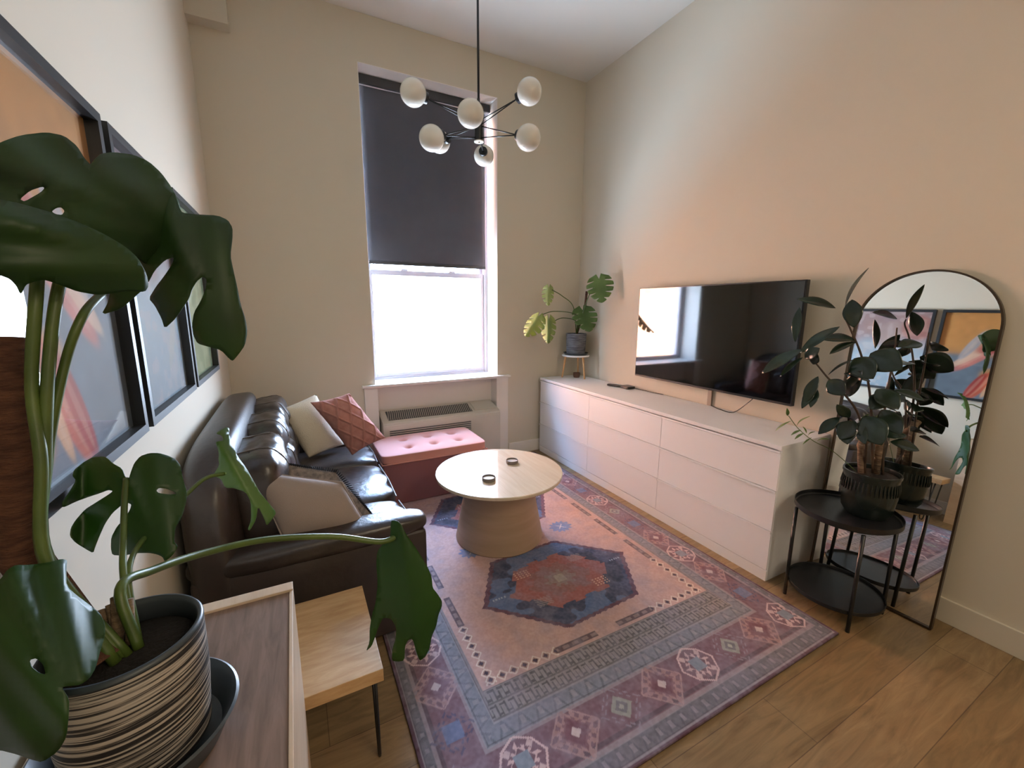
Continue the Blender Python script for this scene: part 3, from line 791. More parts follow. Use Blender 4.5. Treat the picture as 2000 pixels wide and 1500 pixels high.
# ------------------------------------------------------------------ chandelier
hub_t, hub_b = D(934, 196, 2.6), D(936, 270, 2.6)
hx_, hy_ = (hub_t.x+hub_b.x)/2, (hub_t.y+hub_b.y)/2
hz1, hz0 = hub_t.z, hub_b.z
ch = thing('chandelier', (hx_, hy_, HC), 'black rod chandelier with white opal globes hanging in front of the window', 'chandelier')
obj('rod', T([(hx_, hy_, hz1), (hx_, hy_, HC-.002)], .007, 12), M['black'], ch, smooth=True)
obj('canopy', L((hx_, hy_, HC), [(0, -.03), (.055, -.028), (.06, -.02), (.06, 0), (0, 0)], 32), M['black'], ch, auto=.6)
obj('hub', L((hx_, hy_, 0), [(0, hz0-.012), (.025, hz0-.012), (.027, hz0-.008), (.027, hz1-.07), (.012, hz1-.04), (.009, hz1), (0, hz1)], 24), M['black'], ch, auto=.6)
obj('end_cap', L((hx_, hy_, 0), [(0, hz0-.022), (.006, hz0-.022), (.007, hz0-.015), (.030, hz0-.015), (.031, hz0-.009), (0, hz0-.009)], 24), M['opal'], ch, auto=.6)
GR = .072
hubc = Vector((hx_, hy_, (hz0+hz1)/2))
globes = [D(807, 181, 2.34), D(1034, 179, 2.42), D(919, 222, 2.27), D(843, 270, 2.42), D(858, 277, 2.82), D(945, 304, 3.05), D(1032, 269, 2.42), Vector((2*hx_, 2*hy_, 0))-Vector(D(919, 222, 2.27))+Vector((-.02, .05, 0))]
globes[-1].z = D(919, 222, 2.27).z
for i, g in enumerate(globes):
    if i == 7: continue
    up = i < 3
    za = hz0+.105 if up else hz0+.08
    c0_ = Vector((hx_, hy_, za)); dirn = (g-c0_).normalized(); s0 = g-dirn*(GR+.012)
    obj('arm', T([c0_, s0], .0035, 8), M['black'], ch, smooth=True)
    if not up:
        obj('arm', T([Vector((hx_, hy_, hz0+.01)), s0], .0035, 8), M['black'], ch, smooth=True)
    else:
        obj('arm', T([Vector((hx_, hy_, za-.03)), s0], .0035, 8), M['black'], ch, smooth=True)
    bm = bmesh.new(); add_tube(bm, [s0-dirn*.008, s0, s0+dirn*.001, s0+dirn*.022], [.010, .012, .030, .032], 20)
    sk = obj('socket', bm, M['black'], ch, auto=.6)
    s_, q_ = frame_of(dirn)
    obj('globe', soft(g, (GR, GR, GR), 2, 14), M['opal'], ch, smooth=True)

# ------------------------------------------------------------------ arched mirror
MPH, MTH = .032, .079
mn = Vector((-math.cos(MPH)*math.cos(MTH), -math.sin(MPH)*math.cos(MTH), math.sin(MTH)))      # facing normal
ms = Vector((math.sin(MPH), -math.cos(MPH), 0)).normalized()                                   # to the right seen from the room
mu = ms.cross(mn).normalized()
if mu.z < 0: mu = -mu
MW, MH = .262, 1.665
mfoot = Vector((2.532, .872, .004))
mr = thing('mirror', mfoot, 'tall arched floor mirror with thin dark frame leaning on the right wall', 'mirror')
def arch(w_, h, inset=0, n=40):
    w2 = w_-inset; zc = h-w_
    pts = [(w2, inset), (w2, zc)]
    pts += [(w2*math.cos(a), zc+w2*math.sin(a)) for a in [PI*i/n for i in range(1, n)]]
    pts += [(-w2, zc), (-w2, inset)]
    return pts
def mp_(x, z, d): return mfoot+ms*x+mu*z+mn*d
bm = bmesh.new(); P_ = arch(MW, MH, .006)
bm.faces.new([bm.verts.new(mp_(x, z, -.004)) for x, z in P_])
o = obj('mirror_glass', bm, M['mirror'], mr)
bm = bmesh.new(); po_, pi_ = arch(MW, MH), arch(MW, MH, .008); k = len(po_); rings = []
for d in (.006, -.022):
    rings.append(([bm.verts.new(mp_(x, z, d)) for x, z in po_], [bm.verts.new(mp_(x, z, d)) for x, z in pi_]))
for i in range(k):
    j = (i+1) % k
    (fo_, fi_), (bo_, bi_) = rings
    bm.faces.new((fo_[i], fo_[j], fi_[j], fi_[i])); bm.faces.new((bo_[j], bo_[i], bi_[i], bi_[j]))
    bm.faces.new((fo_[j], fo_[i], bo_[i], bo_[j])); bm.faces.new((fi_[i], fi_[j], bi_[j], bi_[i]))
obj('mirror_rim', bm, M['mirrorframe'], mr)
bm = bmesh.new(); bm.faces.new([bm.verts.new(mp_(x, z, -.016)) for x, z in P_])
obj('backing', bm, M['dark'], mr)

# ------------------------------------------------------------------ black tray side table
SX, SY, SZ = 2.335, .925, .508
st_ = thing('side_table', (SX, SY, 0), 'round black metal two-tier side table in front of the mirror', 'side table')
obj('tray_top', L((SX, SY, SZ), [(0, -.012), (.205, -.012), (.212, -.006), (.212, .018), (.209, .018), (.208, .0), (.203, -.004), (0, -.004)], 72), M['black'], st_, auto=.5)
obj('lower_shelf', L((SX, SY, .09), [(0, -.008), (.198, -.008), (.200, -.004), (.200, .012), (.197, .012), (.196, .0), (0, .0)], 72), M['black'], st_, auto=.5)
for k in range(4):
    a = math.radians(-3+45+k*90); x, y = SX+.2065*math.cos(a), SY+.2065*math.sin(a)
    dx, dy = math.cos(a)*.004, math.sin(a)*.004
    obj('leg', T([(x, y, 0), (x, y, .49)], .0085, 12), M['black'], st_, smooth=True)

# ------------------------------------------------------------------ leaf builders
def obovate(bm, base, tip, width, up, cup=.15, droop=.12, n=14, fold=.12):
    """elliptic leaf blade from base to tip"""
    base, tip, up = Vector(base), Vector(tip), Vector(up).normalized(); ax = tip-base; Ln = ax.length; t = ax.normalized()
    sd_ = t.cross(up).normalized(); nn = sd_.cross(t).normalized(); rows = []
    for i in range(n+1):
        f = i/n; wv = width*.5*math.sin(PI*min(1, f*1.0))**.75*(1-.15*abs(f-.5)) if 0 < f < 1 else .0006
        p = base+ax*f+nn*(droop*Ln*math.sin(PI*f)); row = []
        for j in range(-3, 4):
            x = j/3; row.append(bm.verts.new(p+sd_*wv*x+nn*(fold*wv*abs(x)+cup*wv*x*x*.3)))
        rows.append(row)
    for a, b in zip(rows, rows[1:]):
        for j in range(6): bm.faces.new((a[j], a[j+1], b[j+1], b[j]))
def thick(o, t):
    s_ = o.modifiers.new('thick', 'SOLIDIFY'); s_.thickness = t; s_.offset = 0; return o

# ------------------------------------------------------------------ rubber plant on the side table
rp_ = thing('rubber_plant', (2.40, .875, SZ-.004), 'rubber plant with dark glossy oval leaves in a black pot on the side table', 'potted plant')
PC = Vector((2.40, .875, SZ-.0035))
obj('pot', L(PC, [(0, .0), (.080, .0), (.098, .03), (.108, .11), (.106, .195), (.111, .205), (.111, .218), (.104, .218), (.100, .20), (.100, .19), (0, .19)], 56), M['ceramicdark'], rp_, auto=.5)
obj('soil', L(PC, [(0, .204), (.05, .203), (.100, .198), (.100, .185), (0, .185)], 32), M['soil'], rp_, smooth=True)
bm = bmesh.new()
for k in range(44):
    a = 2*PI*k/44; add_tube(bm, [PC+Vector((.106*math.cos(a), .106*math.sin(a), .182)), PC+Vector((.1095*math.cos(a), .1095*math.sin(a), .15)), PC+Vector((.109*math.cos(a), .109*math.sin(a), .125))], [.003, .004, .0015], 5)
obj('pot_ribs', bm, M['ceramicdark'], rp_)
def RX(u, v, x=2.33): return W(u, v, 'x', x)
S = PC+Vector((0, 0, .203))
stems = [[S+Vector((.01, 0, 0)), RX(1700, 780, 2.36), RX(1684, 700, 2.33), RX(1662, 645, 2.30), RX(1648, 615, 2.29), RX(1650, 602, 2.29)],
         [S+Vector((-.02, .02, 0)), RX(1680, 820, 2.34), RX(1645, 765, 2.27), RX(1617, 738, 2.24), RX(1592, 708, 2.20), RX(1572, 690, 2.18)],
         [S+Vector((.03, -.03, 0)), RX(1728, 800, 2.42), RX(1745, 700, 2.44), RX(1752, 640, 2.45)],
         [S+Vector((.0, .03, 0)), RX(1690, 850, 2.30), RX(1660, 820, 2.27)]]
bm = bmesh.new()
for s_ in stems: c_ = curve(s_); add_tube(bm, c_, [.006*(1-.5*i/len(c_)) for i in range(len(c_))], 8)
obj('stem', bm, M['rubberred'], rp_, smooth=True)
obj('woody_trunk', T(curve([S+Vector((-.03, .03, -.01)), RX(1682, 872, 2.36), RX(1702, 852, 2.38), RX(1726, 832, 2.40)]), [.012]*8+[.018]*9+[.014]*8, 12), M['bark'], rp_, smooth=True)
obj('woody_trunk', T([S+Vector((.02, -.01, -.01)), RX(1722, 832, 2.41)], [.013, .016], 12), M['bark'], rp_, smooth=True)
mir = Vector((-1, -.2, .3))
lv = [  # base px, tip px, x-plane base, x-plane tip, width, up
    ((1650, 600), (1697, 523), 2.29, 2.33, .042, (-.6, .6, .2)),
    ((1664, 585), (1668, 640), 2.30, 2.27, .075, (-1, -.3, .2)),
    ((1632, 602), (1556, 584), 2.29, 2.22, .060, (-.7, -.2, .9)),
    ((1562, 600), (1553, 668), 2.22, 2.18, .042, (-1, -.2, .2)),
    ((1640, 638), (1562, 690), 2.29, 2.20, .058, (-.7, -.2, .8)),
    ((1672, 665), (1600, 662), 2.31, 2.27, .065, (-.6, -.2, .9)),
    ((1672, 668), (1620, 692), 2.31, 2.25, .055, (-.3, -.2, 1)),
    ((1568, 682), (1487, 730), 2.18, 2.10, .070, (-.8, -.2, .8)),
    ((1568, 698), (1523, 736), 2.18, 2.12, .036, (-.2, -.3, 1)),
    ((1572, 700), (1601, 680), 2.18, 2.17, .060, (-1, -.2, .3)),
    ((1588, 712), (1596, 690), 2.19, 2.17, .045, (-1, -.2, .3)),
    ((1598, 735), (1570, 788), 2.20, 2.15, .050, (-1, -.3, .1)),
    ((1592, 755), (1566, 798), 2.20, 2.14, .042, (-.8, -.2, .5)),
    ((1596, 760), (1583, 796), 2.21, 2.15, .040, (-.8, -.2, .5)),
    ((1618, 742), (1650, 772), 2.24, 2.22, .080, (-1, -.2, .3)),
    ((1655, 775), (1685, 722), 2.30, 2.26, .070, (-1, .1, .2)),
    ((1617, 733), (1668, 702), 2.24, 2.26, .032, (-.2, -.2, 1)),
    ((1668, 700), (1706, 740), 2.31, 2.26, .110, (-1, -.2, .35)),
    ((1700, 690), (1762, 722), 2.34, 2.31, .120, (-1, -.2, .35)),
    ((1700, 745), (1648, 730), 2.33, 2.25, .060, (-.5, -.2, 1)),
    ((1660, 815), (1634, 790), 2.27, 2.22, .050, (-1, -.2, .3)),
    ((1670, 822), (1640, 858), 2.28, 2.20, .085, (-1, -.2, .5)),
    ((1690, 812), (1722, 870), 2.30, 2.24, .115, (-1, -.2, .4)),
    ((1640, 815), (1598, 848), 2.26, 2.19, .052, (-.8, -.3, .6)),
    ((1655, 830), (1655, 868), 2.27, 2.20, .075, (-1, -.2, .3)),
    ((1676, 825), (1690, 868), 2.29, 2.21, .052, (-1, -.1, .4)),
    ((1712, 760), (1755, 800), 2.38, 2.34, .090, (-.8, -.3, .6)),
    ((1735, 770), (1700, 800), 2.40, 2.32, .080, (-.8, -.3, .6)),
    ((1742, 720), (1790, 742), 2.43, 2.40, .075, (-.6, -.3, .8)),
    ((1745, 690), (1718, 660), 2.44, 2.38, .060, (-.9, -.2, .4)),
    ((1752, 640), (1760, 690), 2.45, 2.40, .070, (-1, -.2, .3)),
    ((1752, 640), (1790, 610), 2.45, 2.46, .055, (-.6, -.3, .8)),
    ((1752, 642), (1730, 610), 2.45, 2.42, .055, (-.9, -.3, .4)),
    ((1722, 800), (1760, 850), 2.40, 2.32, .085, (-1, -.3, .5)),
]
lv = [l_ for l_ in lv if not (l_[0][0] >= 1742 and l_[0][1] < 725)]
for (bpx, tpx, xb, xt, wd, up) in lv:
    bm = bmesh.new(); obovate(bm, RX(*bpx, xb), RX(*tpx, xt), wd*1.0, up, droop=.06)
    thick(obj('leaf', bm, M['rubber'], rp_, smooth=True), .0012)
# foliage on the wall side, seen mainly in the mirror
for k in range(9):
    a = random.uniform(-1.2, .4); zz = random.uniform(.80, 1.42); r1 = random.uniform(.05, .09)
    p0 = Vector((2.43, .88-.05*random.random(), zz)); dd = Vector((math.cos(a)*.09, math.sin(a)*.11, random.uniform(-.04, .05)))
    bm = bmesh.new(); obovate(bm, p0, p0+dd, random.uniform(.055, .08), (-.5, -.3, 1), droop=.05)
    thick(obj('leaf', bm, M['rubber'], rp_, smooth=True), .0012)
# trailing thin vine at the pot
vb = curve([S+Vector((-.03, .05, 0)), RX(1625, 880, 2.27), RX(1590, 862, 2.20), RX(1560, 838, 2.16), RX(1540, 812, 2.14)])
vn = obj('trailing_stem', T(vb, .0018, 6), M['stem'], rp_, smooth=True)
for (a, b, wd) in (((1538, 812), (1537, 797), .016), ((1545, 822), (1515, 842), .010), ((1556, 832), (1582, 813), .010), ((1565, 840), (1545, 850), .012), ((1570, 846), (1552, 858), .012),
                   ((1578, 852), (1592, 843), .009), ((1575, 846), (1568, 833), .008), ((1596, 861), (1620, 858), .012), ((1585, 855), (1568, 868), .008)):
    bm = bmesh.new(); obovate(bm, RX(*a, 2.16), RX(*b, 2.14), wd, (-.6, -.3, .8), n=8); thick(obj('leaf', bm, M['leafmid'], vn, smooth=True), .0006)

# ------------------------------------------------------------------ small monstera on its stand, on the dresser
def monstera(center, axis, side, size, notch=5, fold=.15, droop=.25, seedv=0, hole=True, ny=40, nx=28):
    """heart-shaped split leaf. axis: from stalk to tip, side: half-width direction"""
    t = Vector(axis).normalized(); s_ = Vector(side); s_ = (s_-t*s_.dot(t)).normalized(); nn = s_.cross(t).normalized()
    half = []; N = 90
    for i in range(N+1):
        f = i/N                                  # 0 stalk sinus .. 1 tip
        y = -.22+1.22*f
        wv = .50*math.sin(PI*min(1, f*.93+.07))**.62*(1-.25*f)
        if f < .10: wv *= .4+6*f
        ph = (f*notch+.15*math.sin(seedv)) % 1
        cut = 0
        if .22 < f < .92: cut = .62*math.exp(-((ph-.5)/.10)**2)
        half.append((max(.002, wv*(1-cut)), y-.10*cut))
    right = half; left = [(-x, y) for x, y in half[::-1]]
    poly = [(0, 0)]+right+[(0, 1.02)]+left
    return poly, t, s_, nn
def fill(poly, holes=(), step=.08):
    vs = list(poly); edges = []; k = len(poly)
    edges += [(i, (i+1) % k) for i in range(k)]
    for h in holes:
        b = len(vs); vs += list(h); edges += [(b+i, b+(i+1) % len(h)) for i in range(len(h))]
    def inside(x, y, P):
        c_ = False; n_ = len(P)
        for i in range(n_):
            x1, y1 = P[i]; x2, y2 = P[(i+1) % n_]
            if (y1 > y) != (y2 > y) and x < (x2-x1)*(y-y1)/(y2-y1)+x1: c_ = not c_
        return c_
    def near(x, y, P):
        return min((x-a)**2+(y-b)**2 for a, b in P) < (step*.35)**2
    xs = [p[0] for p in poly]; ys = [p[1] for p in poly]; x = min(xs)
    allp = list(vs)
    while x < max(xs):
        y = min(ys)
        while y < max(ys):
            if inside(x, y, poly) and not any(inside(x, y, h) for h in holes) and not near(x, y, allp): vs.append((x, y))
            y += step
        x += step
    r = delaunay_2d_cdt([Vector(p) for p in vs], edges, [], 1, 1e-6)
    tris = []
    for f in r[2]:
        cx = sum(r[0][i].x for i in f)/len(f); cy_ = sum(r[0][i].y for i in f)/len(f)
        if inside(cx, cy_, poly) and not any(inside(cx, cy_, h) for h in holes): tris.append(f)
    return [(v.x, v.y) for v in r[0]], tris
def small_leaf(base, tip, side, mat_, parent, wscale=1.0, fold=.25, seedv=0):
    base, tip = Vector(base), Vector(tip); L_ = (tip-base).length
    poly, t, s_, nn = monstera(base, tip-base, side, 1, seedv=seedv)
    vs, fs = fill(poly, (), .09); bm = bmesh.new(); bv = []
    for x, y in vs:
        bv.append(bm.verts.new(base+t*y*L_+s_*x*L_*wscale*1.1+nn*(fold*abs(x)*L_-.12*L_*y*y)))
    for f in fs:
        try: bm.faces.new([bv[i] for i in f])
        except ValueError: pass
    return thick(obj('leaf', bm, mat_, parent, smooth=True), .001)
sx, sy = 2.515, 3.43
sd_t = thing('plant_stand', (sx, sy, .78), 'small round white plant stand with three wooden legs on the dresser', 'plant stand')
obj('stand_top', L((sx, sy, 1.0), [(0, 0), (.135, 0), (.138, .004), (.138, .012), (.135, .016), (0, .016)], 48), M['white'], sd_t, auto=.5)
for a in (2.6, 4.9, .7):
    obj('leg', T([(sx+.10*math.cos(a), sy+.10*math.sin(a), 1.0), (sx+.13*math.cos(a), sy+.13*math.sin(a), .781)], [.011, .008], 12), M['lightwood'], sd_t, smooth=True)
mug = obj('clay_cup', L((sx+.02, sy+.0, .7805), [(0, 0), (.028, 0), (.034, .02), (.034, .05), (.031, .05), (.03, .01), (0, .01)], 32), M['clay'], loc=(sx, sy, .78), auto=.5)
tag(mug, 'small brown clay cup under the plant stand on the dresser', 'cup')
sm_ = thing('monstera_plant', (sx, sy, 1.016), 'small pale-leaved monstera in a grey pot on the plant stand', 'potted plant')
obj('saucer', L((sx, sy, 1.0165), [(0, 0), (.11, 0), (.122, .022), (.125, .022), (.122, .018), (.112, .004), (0, .004)], 40), M['saucer'], sm_, auto=.5)
obj('pot', L((sx, sy, 1.0215), [(0, 0), (.085, 0), (.094, .02), (.102, .205), (.098, .208), (.094, .19), (0, .19)], 48), M['potgrey'], sm_, auto=.5)
obj('soil', L((sx, sy, 1.0215), [(0, .196), (.094, .193), (.094, .188), (0, .188)], 24), M['soil'], sm_)
pb = Vector((sx, sy, 1.215))
def Y(u, v, y=3.30): return W(u, v, 'y', y)
obj('pole', T([pb-Vector((0, 0, .01)), Y(1143, 598, 3.40), Y(1146, 569, 3.38)], [.011, .012, .013], 10), M['coir'], sm_, smooth=True)
for pts in ([pb, Y(1149, 580, 3.28), Y(1168, 550, 3.11)], [pb, Y(1128, 617, 3.36), Y(1085, 608, 3.30), Y(1054, 616, 3.26)], [pb, Y(1125, 628, 3.34), Y(1100, 621, 3.28), Y(1080, 628, 3.25)],
            [pb, Y(1120, 600, 3.40), Y(1098, 578, 3.38), Y(1078, 566, 3.36)], [pb, Y(1138, 612, 3.36)]):
    obj('petiole', T(curve(pts), .0042, 8), M['stem'], sm_, smooth=True)
small_leaf(Y(1170, 545, 3.10), Y(1176, 592, 3.06), (.8, -.7, .4), M['leafmid'], sm_, 1.15, .1, 1)
small_leaf(Y(1072, 562, 3.36), Y(1070, 598, 3.34), (1, -.4, 0), M['leafpale'], sm_, .7, .5, 2)
small_leaf(Y(1051, 618, 3.24), Y(1027, 660, 3.20), (1, -.5, .3), M['leafpale'], sm_, .75, .5, 3)
small_leaf(Y(1072, 624, 3.24), Y(1070, 672, 3.20), (1, -.6, 0), M['leafpale'], sm_, .65, .55, 4)
small_leaf(Y(1138, 606, 3.36), Y(1150, 650, 3.26), (1, -.3, .2), M['leafmid'], sm_, 1.1, -.1, 5)

# ------------------------------------------------------------------ narrow stool beside the sofa
stl = thing('stool', (.04, 1.36, 0), 'low oak-topped bench stool with black hairpin legs beside the near sofa arm', 'stool')
qx0, qx1, qy0, qy1 = -.105, .163, 1.150, 1.585
obj('stool_top', B((qx0, qx1, qy0, qy1, .352, .395), bev=.002), M['oakstool'], stl)
for (x, y, sx_, sy_) in ((qx1-.02, qy0+.075, 1, -1), (qx1-.02, qy1-.06, 1, 1), (qx0+.025, qy0+.075, -1, -1), (qx0+.025, qy1-.06, -1, 1)):
    obj('leg', T([(x, y-.035, .352), (x+.003, y-.012, .02), (x+.003, y-.006, .005), (x+.003, y+.006, .005), (x+.003, y+.012, .02), (x, y+.035, .352)], .005, 8), M['black'], stl, smooth=True)

# ------------------------------------------------------------------ near cabinet under the big plant
cb_ = thing('cabinet', (-.23, .5, 0), 'wood cabinet with grey-brown top and pale rim under the large plant', 'cabinet')
kx0, kx1, ky0, ky1, kz = -.425, -.052, -.35, 1.122, .78
obj('body', B((kx0+.01, kx1-.012, ky0+.01, ky1-.01, .02, kz-.03)), M['ply'], cb_)
obj('wood_top', B((kx0+.008, kx1-.008, ky0+.01, ky1-.03, kz-.03, kz-.006)), M['cabtop'], cb_)
obj('rim', B((kx0, kx1, ky1-.034, ky1, kz-.028, kz), (kx1-.008, kx1, ky0, ky1-.034, kz-.03, kz-.003), (kx0, kx0+.008, ky0, ky1-.034, kz-.03, kz-.003), bev=.0015), M['ply'], cb_)
obj('side_panel', B((kx1-.012, kx1, ky0, ky1, 0, kz-.028), bev=.001), M['ply'], cb_)
obj('end_panel', B((kx0, kx1-.012, ky1-.012, ky1, 0, kz-.028), bev=.001), M['ply'], cb_)

# ------------------------------------------------------------------ big monstera
BP = Vector((-.263, .762, kz-.006))
bg_ = thing('monstera_plant', BP, 'large monstera in a black and cream scratched pot on the near cabinet', 'potted plant')
obj('saucer', L(BP, [(0, .001), (.105, .001), (.125, .045), (.131, .052), (.127, .055), (.119, .045), (.102, .008), (0, .008)], 72), M['saucer'], bg_, auto=.5)
obj('pot', L(BP, [(0, .009), (.080, .009), (.088, .02), (.0955, .11), (.0965, .205), (.094, .211), (.092, .211), (.091, .16), (0, .16)], 96), M['potstripe'], bg_, auto=.5)
obj('pot_lip', L(BP, [(.0969, .2055), (.0970, .209), (.094, .2135), (.090, .2135), (.0872, .205), (.0862, .165), (.0905, .165), (.0915, .2115)], 96, True), M['saucer'], bg_, smooth=True)
obj('soil', L(BP, [(0, .180), (.0855, .176), (.0855, .17), (0, .17)], 40), M['soil'], bg_, smooth=True)
pot_c = BP+Vector((0, 0, .178))
obj('coir_pole', T([pot_c+Vector((-.03, .0, 0)), D(48, 1090, .63), D(35, 880, .63), D(14, 662, .63)], [.026, .027, .027, .026], 24), M['coir'], bg_, auto=.9)
def zpt(u, v, d): return D(u, v, d)
pets = [([pot_c+Vector((-.012, -.01, 0)), D(92, 1100, .60), D(80, 900, .60), D(62, 750, .60), D(72, 560, .60), D(78, 480, .64)], .0075),
        ([pot_c+Vector((-.008, -.0, 0)), D(90, 1100, .61), D(88, 900, .61), D(95, 720, .61), D(115, 560, .62), D(150, 480, .66)], .0075),
        ([pot_c+Vector((.0, .0, 0)), D(96, 1090, .62), D(93, 900, .62), D(125, 720, .63), D(160, 620, .64), D(200, 572, .70), D(225, 545, .745)], .0062),
        ([pot_c+Vector((.01, .01, 0)), D(235, 1150, .66), D(300, 1113, .74), D(400, 1080, .86), D(520, 1054, .98), D(650, 1048, 1.08), D(740, 1058, 1.13), D(776, 1048, 1.15)], .0075),
        ([pot_c+Vector((.005, .015, 0)), D(242, 1130, .68), D(241, 1060, .72), D(243, 985, .77), D(246, 935, .80)], .005),
        ([pot_c+Vector((.01, .015, 0)), D(252, 1110, .70), D(300, 1030, .82), D(355, 975, .92), D(400, 935, .98), D(438, 925, 1.02)], .0045)]
for p_, r_ in pets: obj('petiole', T(curve(p_), r_, 10), M['stem'], bg_, smooth=True)
for (a, b, r_) in (((225, 1300), (228, 1165), .008), ((205, 1290), (200, 1190), .007), ((250, 1290), (252, 1170), .006), ((237, 1310), (215, 1180), .006)):
    obj('aerial_root', T([D(a[0], a[1], .665), D((a[0]+b[0])/2+4, (a[1]+b[1])/2, .66), D(b[0], b[1], .665)], r_, 10), M['paleroot'], bg_, smooth=True)

def traced_leaf(poly, holes, d0, gu, gv, uc, vc, bulge, ridge, m, parent, step=13, th=.0012):
    """leaf blade with measured outline on its own curved surface; depth slopes gu, gv per 1000 px, bulge per px^2"""
    def sm(P):      # one Chaikin pass for round outlines
        o = []
        for i in range(len(P)):
            a, b = P[i], P[(i+1) % len(P)]
            o.append((a[0]*.82+b[0]*.18, a[1]*.82+b[1]*.18)); o.append((a[0]*.18+b[0]*.82, a[1]*.18+b[1]*.82))
        return o
    vs, fs = fill(sm(poly), [sm(h) for h in holes], step)
    (ru, rv), ramp = ridge
    ln = math.hypot(ru, rv); ru, rv = ru/ln, rv/ln
    bm = bmesh.new(); bv = []
    for u, v in vs:
        du, dv = u-uc, v-vc; across = abs(du*rv-dv*ru); along = du*ru+dv*rv
        d = d0+gu*du/1000+gv*dv/1000+bulge*(du*du+dv*dv)/1e6+ramp*across/1000+.004*math.sin(across/14+along/60)
        p = D(u, v, d)
        if p.x < -.388: p = CAM+(p-CAM)*(-.388/p.x)
        bv.append(bm.verts.new(p))
    for f in fs:
        try: bm.faces.new([bv[i] for i in f])
        except ValueError: pass
    return thick(obj('leaf', bm, m, parent, smooth=True), th)
L2 = [(-60, 310), (0, 278), (40, 264), (90, 258), (125, 265), (150, 285), (165, 310), (177, 322), (186, 310), (197, 300), (220, 297), (260, 302), (290, 315), (315, 338), (335, 366), (352, 400), (352, 440), (330, 500), (300, 525), (260, 500), (200, 470), (100, 440), (-60, 440)]
H2 = [[(38, 389), (58, 372), (82, 364), (88, 368), (80, 376), (48, 394)], [(100, 413), (110, 406), (120, 405), (127, 412), (122, 420), (108, 418)]]
traced_leaf(L2, H2, .72, .90, .10, 170, 380, .9, ((1, .5), .12), M['leafdark'], bg_)
L3 = [(240, 380), (290, 372), (340, 372), (350, 405), (356, 416), (382, 419), (425, 421), (445, 430), (454, 445), (454, 465), (450, 500), (455, 525), (463, 560), (470, 595), (480, 625), (483, 650), (478, 675), (466, 692), (455, 705), (449, 702), (432, 684), (410, 678), (386, 671), (378, 655), (375, 635), (379, 610), (391, 590), (402, 565), (404, 546), (396, 540), (384, 550), (375, 565), (370, 582), (358, 600), (343, 622), (322, 642), (316, 622), (303, 597), (291, 583), (305, 560), (322, 538), (338, 514), (340, 502), (322, 508), (302, 528), (288, 555), (268, 540), (250, 470), (235, 420)]
traced_leaf(L3, [], .88, .30, -.05, 370, 520, 1.2, ((.45, 1), .25), M['leafdark'], bg_)
L1b = [(218, 555), (212, 590), (198, 615), (235, 604), (252, 590), (285, 560), (270, 540)]
traced_leaf(L1b, [], .74, .1, .1, 230, 580, .5, ((1, 1), .1), M['leafdark'], bg_)
L1 = [(-60, 380), (0, 390), (40, 398), (100, 415), (160, 437), (205, 458), (245, 482), (270, 505), (286, 535), (290, 558), (283, 570), (255, 568), (225, 572), (190, 576), (150, 569), (125, 559), (100, 550), (85, 546), (65, 550), (50, 556), (43, 573), (38, 573), (32, 558), (20, 545), (0, 537), (-60, 530)]
traced_leaf(L1, [], .57, .50, -.12, 120, 460, .8, ((1, .28), .2), M['leaf'], bg_)
L4 = [(245, 933), (252, 934), (256, 920), (262, 905), (274, 891), (292, 885), (310, 885), (328, 890), (343, 897), (352, 908), (355, 926), (360, 944), (365, 960), (364, 980), (355, 1010), (342, 1031), (340, 1058), (348, 1067), (337, 1085), (322, 1097), (318, 1088), (308, 1083), (292, 1080), (268, 1080), (241, 1085), (220, 1084), (217, 1070), (218, 1049), (229, 1028), (244, 1013), (255, 994), (257, 985), (250, 982), (238, 986), (220, 1001), (205, 1022), (193, 1049), (185, 1070), (182, 1080), (169, 1073), (148, 1060), (137, 1047), (139, 1031), (148, 1016), (166, 995), (190, 980), (214, 965), (221, 959), (211, 957), (196, 963), (169, 972), (145, 981), (122, 992), (122, 980), (139, 956), (149, 938), (142, 929), (145, 918), (160, 905), (181, 893), (202, 891), (211, 896), (220, 905), (238, 915)]
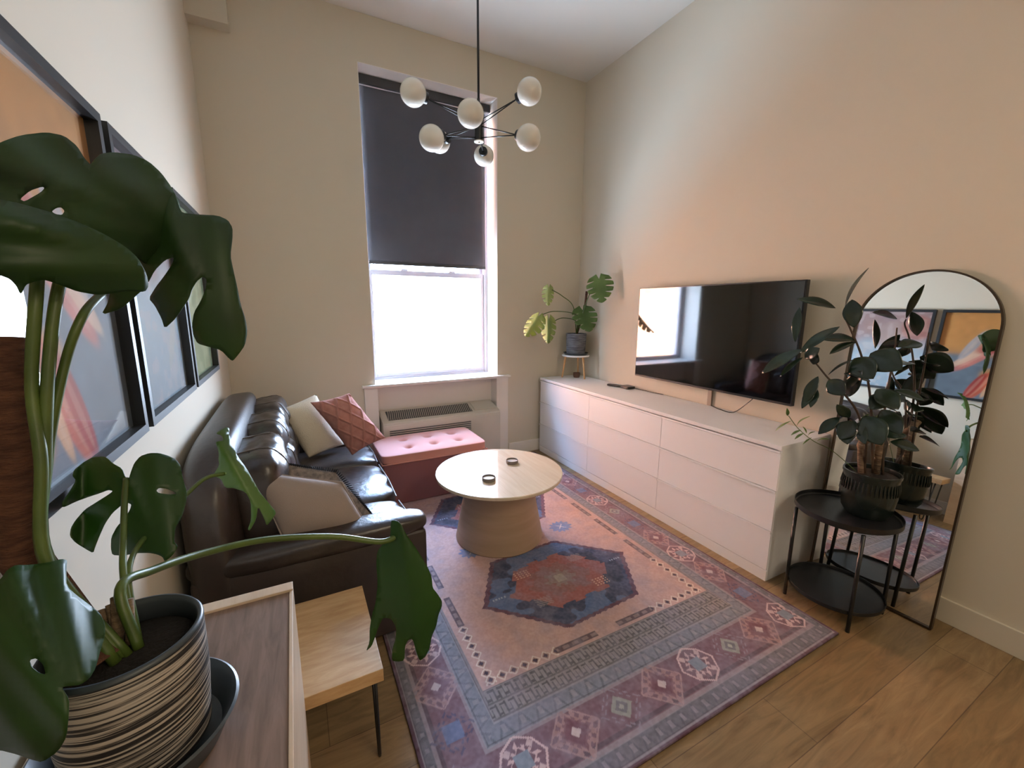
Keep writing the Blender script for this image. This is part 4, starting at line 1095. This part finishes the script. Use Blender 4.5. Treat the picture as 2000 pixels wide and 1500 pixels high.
traced_leaf(L4, [[(305, 958), (310, 953), (325, 954), (342, 961), (345, 965), (330, 966), (310, 963)]], .80, .15, -.35, 250, 940, .6, ((.45, 1), .25), M['leaf'], bg_, 10)
L5 = [(764, 1017), (770, 1016), (777, 1018), (785, 1026), (789, 1036), (797, 1049), (810, 1067), (823, 1087), (836, 1109), (843, 1126), (845, 1148), (854, 1159), (863, 1173), (863, 1184), (856, 1201), (852, 1223), (843, 1243), (839, 1267), (830, 1283), (820, 1291), (814, 1276), (806, 1247), (797, 1250), (791, 1262), (790, 1290), (777, 1292), (765, 1290), (767, 1265), (773, 1247), (774, 1225), (764, 1208), (748, 1206), (738, 1228), (733, 1243), (726, 1262), (715, 1272), (722, 1254), (722, 1228), (727, 1199), (734, 1177), (738, 1140), (735, 1100), (737, 1076), (750, 1060), (762, 1050)]
traced_leaf(L5, [], 1.13, .1, -.10, 790, 1060, 1.2, ((.15, 1), .6), M['leaf'], bg_, 10)
L6 = [(440, 835), (448, 836), (447, 849), (453, 865), (464, 892), (480, 913), (497, 943), (507, 961), (525, 983), (540, 1001), (531, 1015), (521, 1027), (517, 1015), (504, 988), (500, 1015), (488, 1036), (484, 1034), (491, 1015), (490, 980), (480, 961), (457, 953), (440, 953), (432, 935), (416, 929), (429, 908), (427, 897), (428, 887), (425, 873), (421, 863), (437, 860), (434, 851), (421, 846)]
traced_leaf(L6, [], 1.02, .3, -.25, 465, 930, 1.5, ((.55, 1), .9), M['leafmid'], bg_, 7)
L7 = [(-60, 1150), (0, 1134), (15, 1113), (30, 1104), (60, 1104), (99, 1098), (120, 1092), (131, 1095), (129, 1110), (129, 1146), (150, 1164), (174, 1182), (195, 1197), (205, 1218), (205, 1242), (195, 1272), (186, 1305), (174, 1326), (156, 1338), (135, 1340), (120, 1342), (135, 1365), (134, 1395), (129, 1440), (114, 1467), (84, 1488), (60, 1482), (36, 1473), (0, 1464), (-60, 1460)]
traced_leaf(L7, [[(57, 1289), (72, 1285), (86, 1298), (90, 1318), (76, 1314), (62, 1303)]], .50, .10, -.28, 80, 1250, .7, ((.5, 1), .22), M['leaf'], bg_)
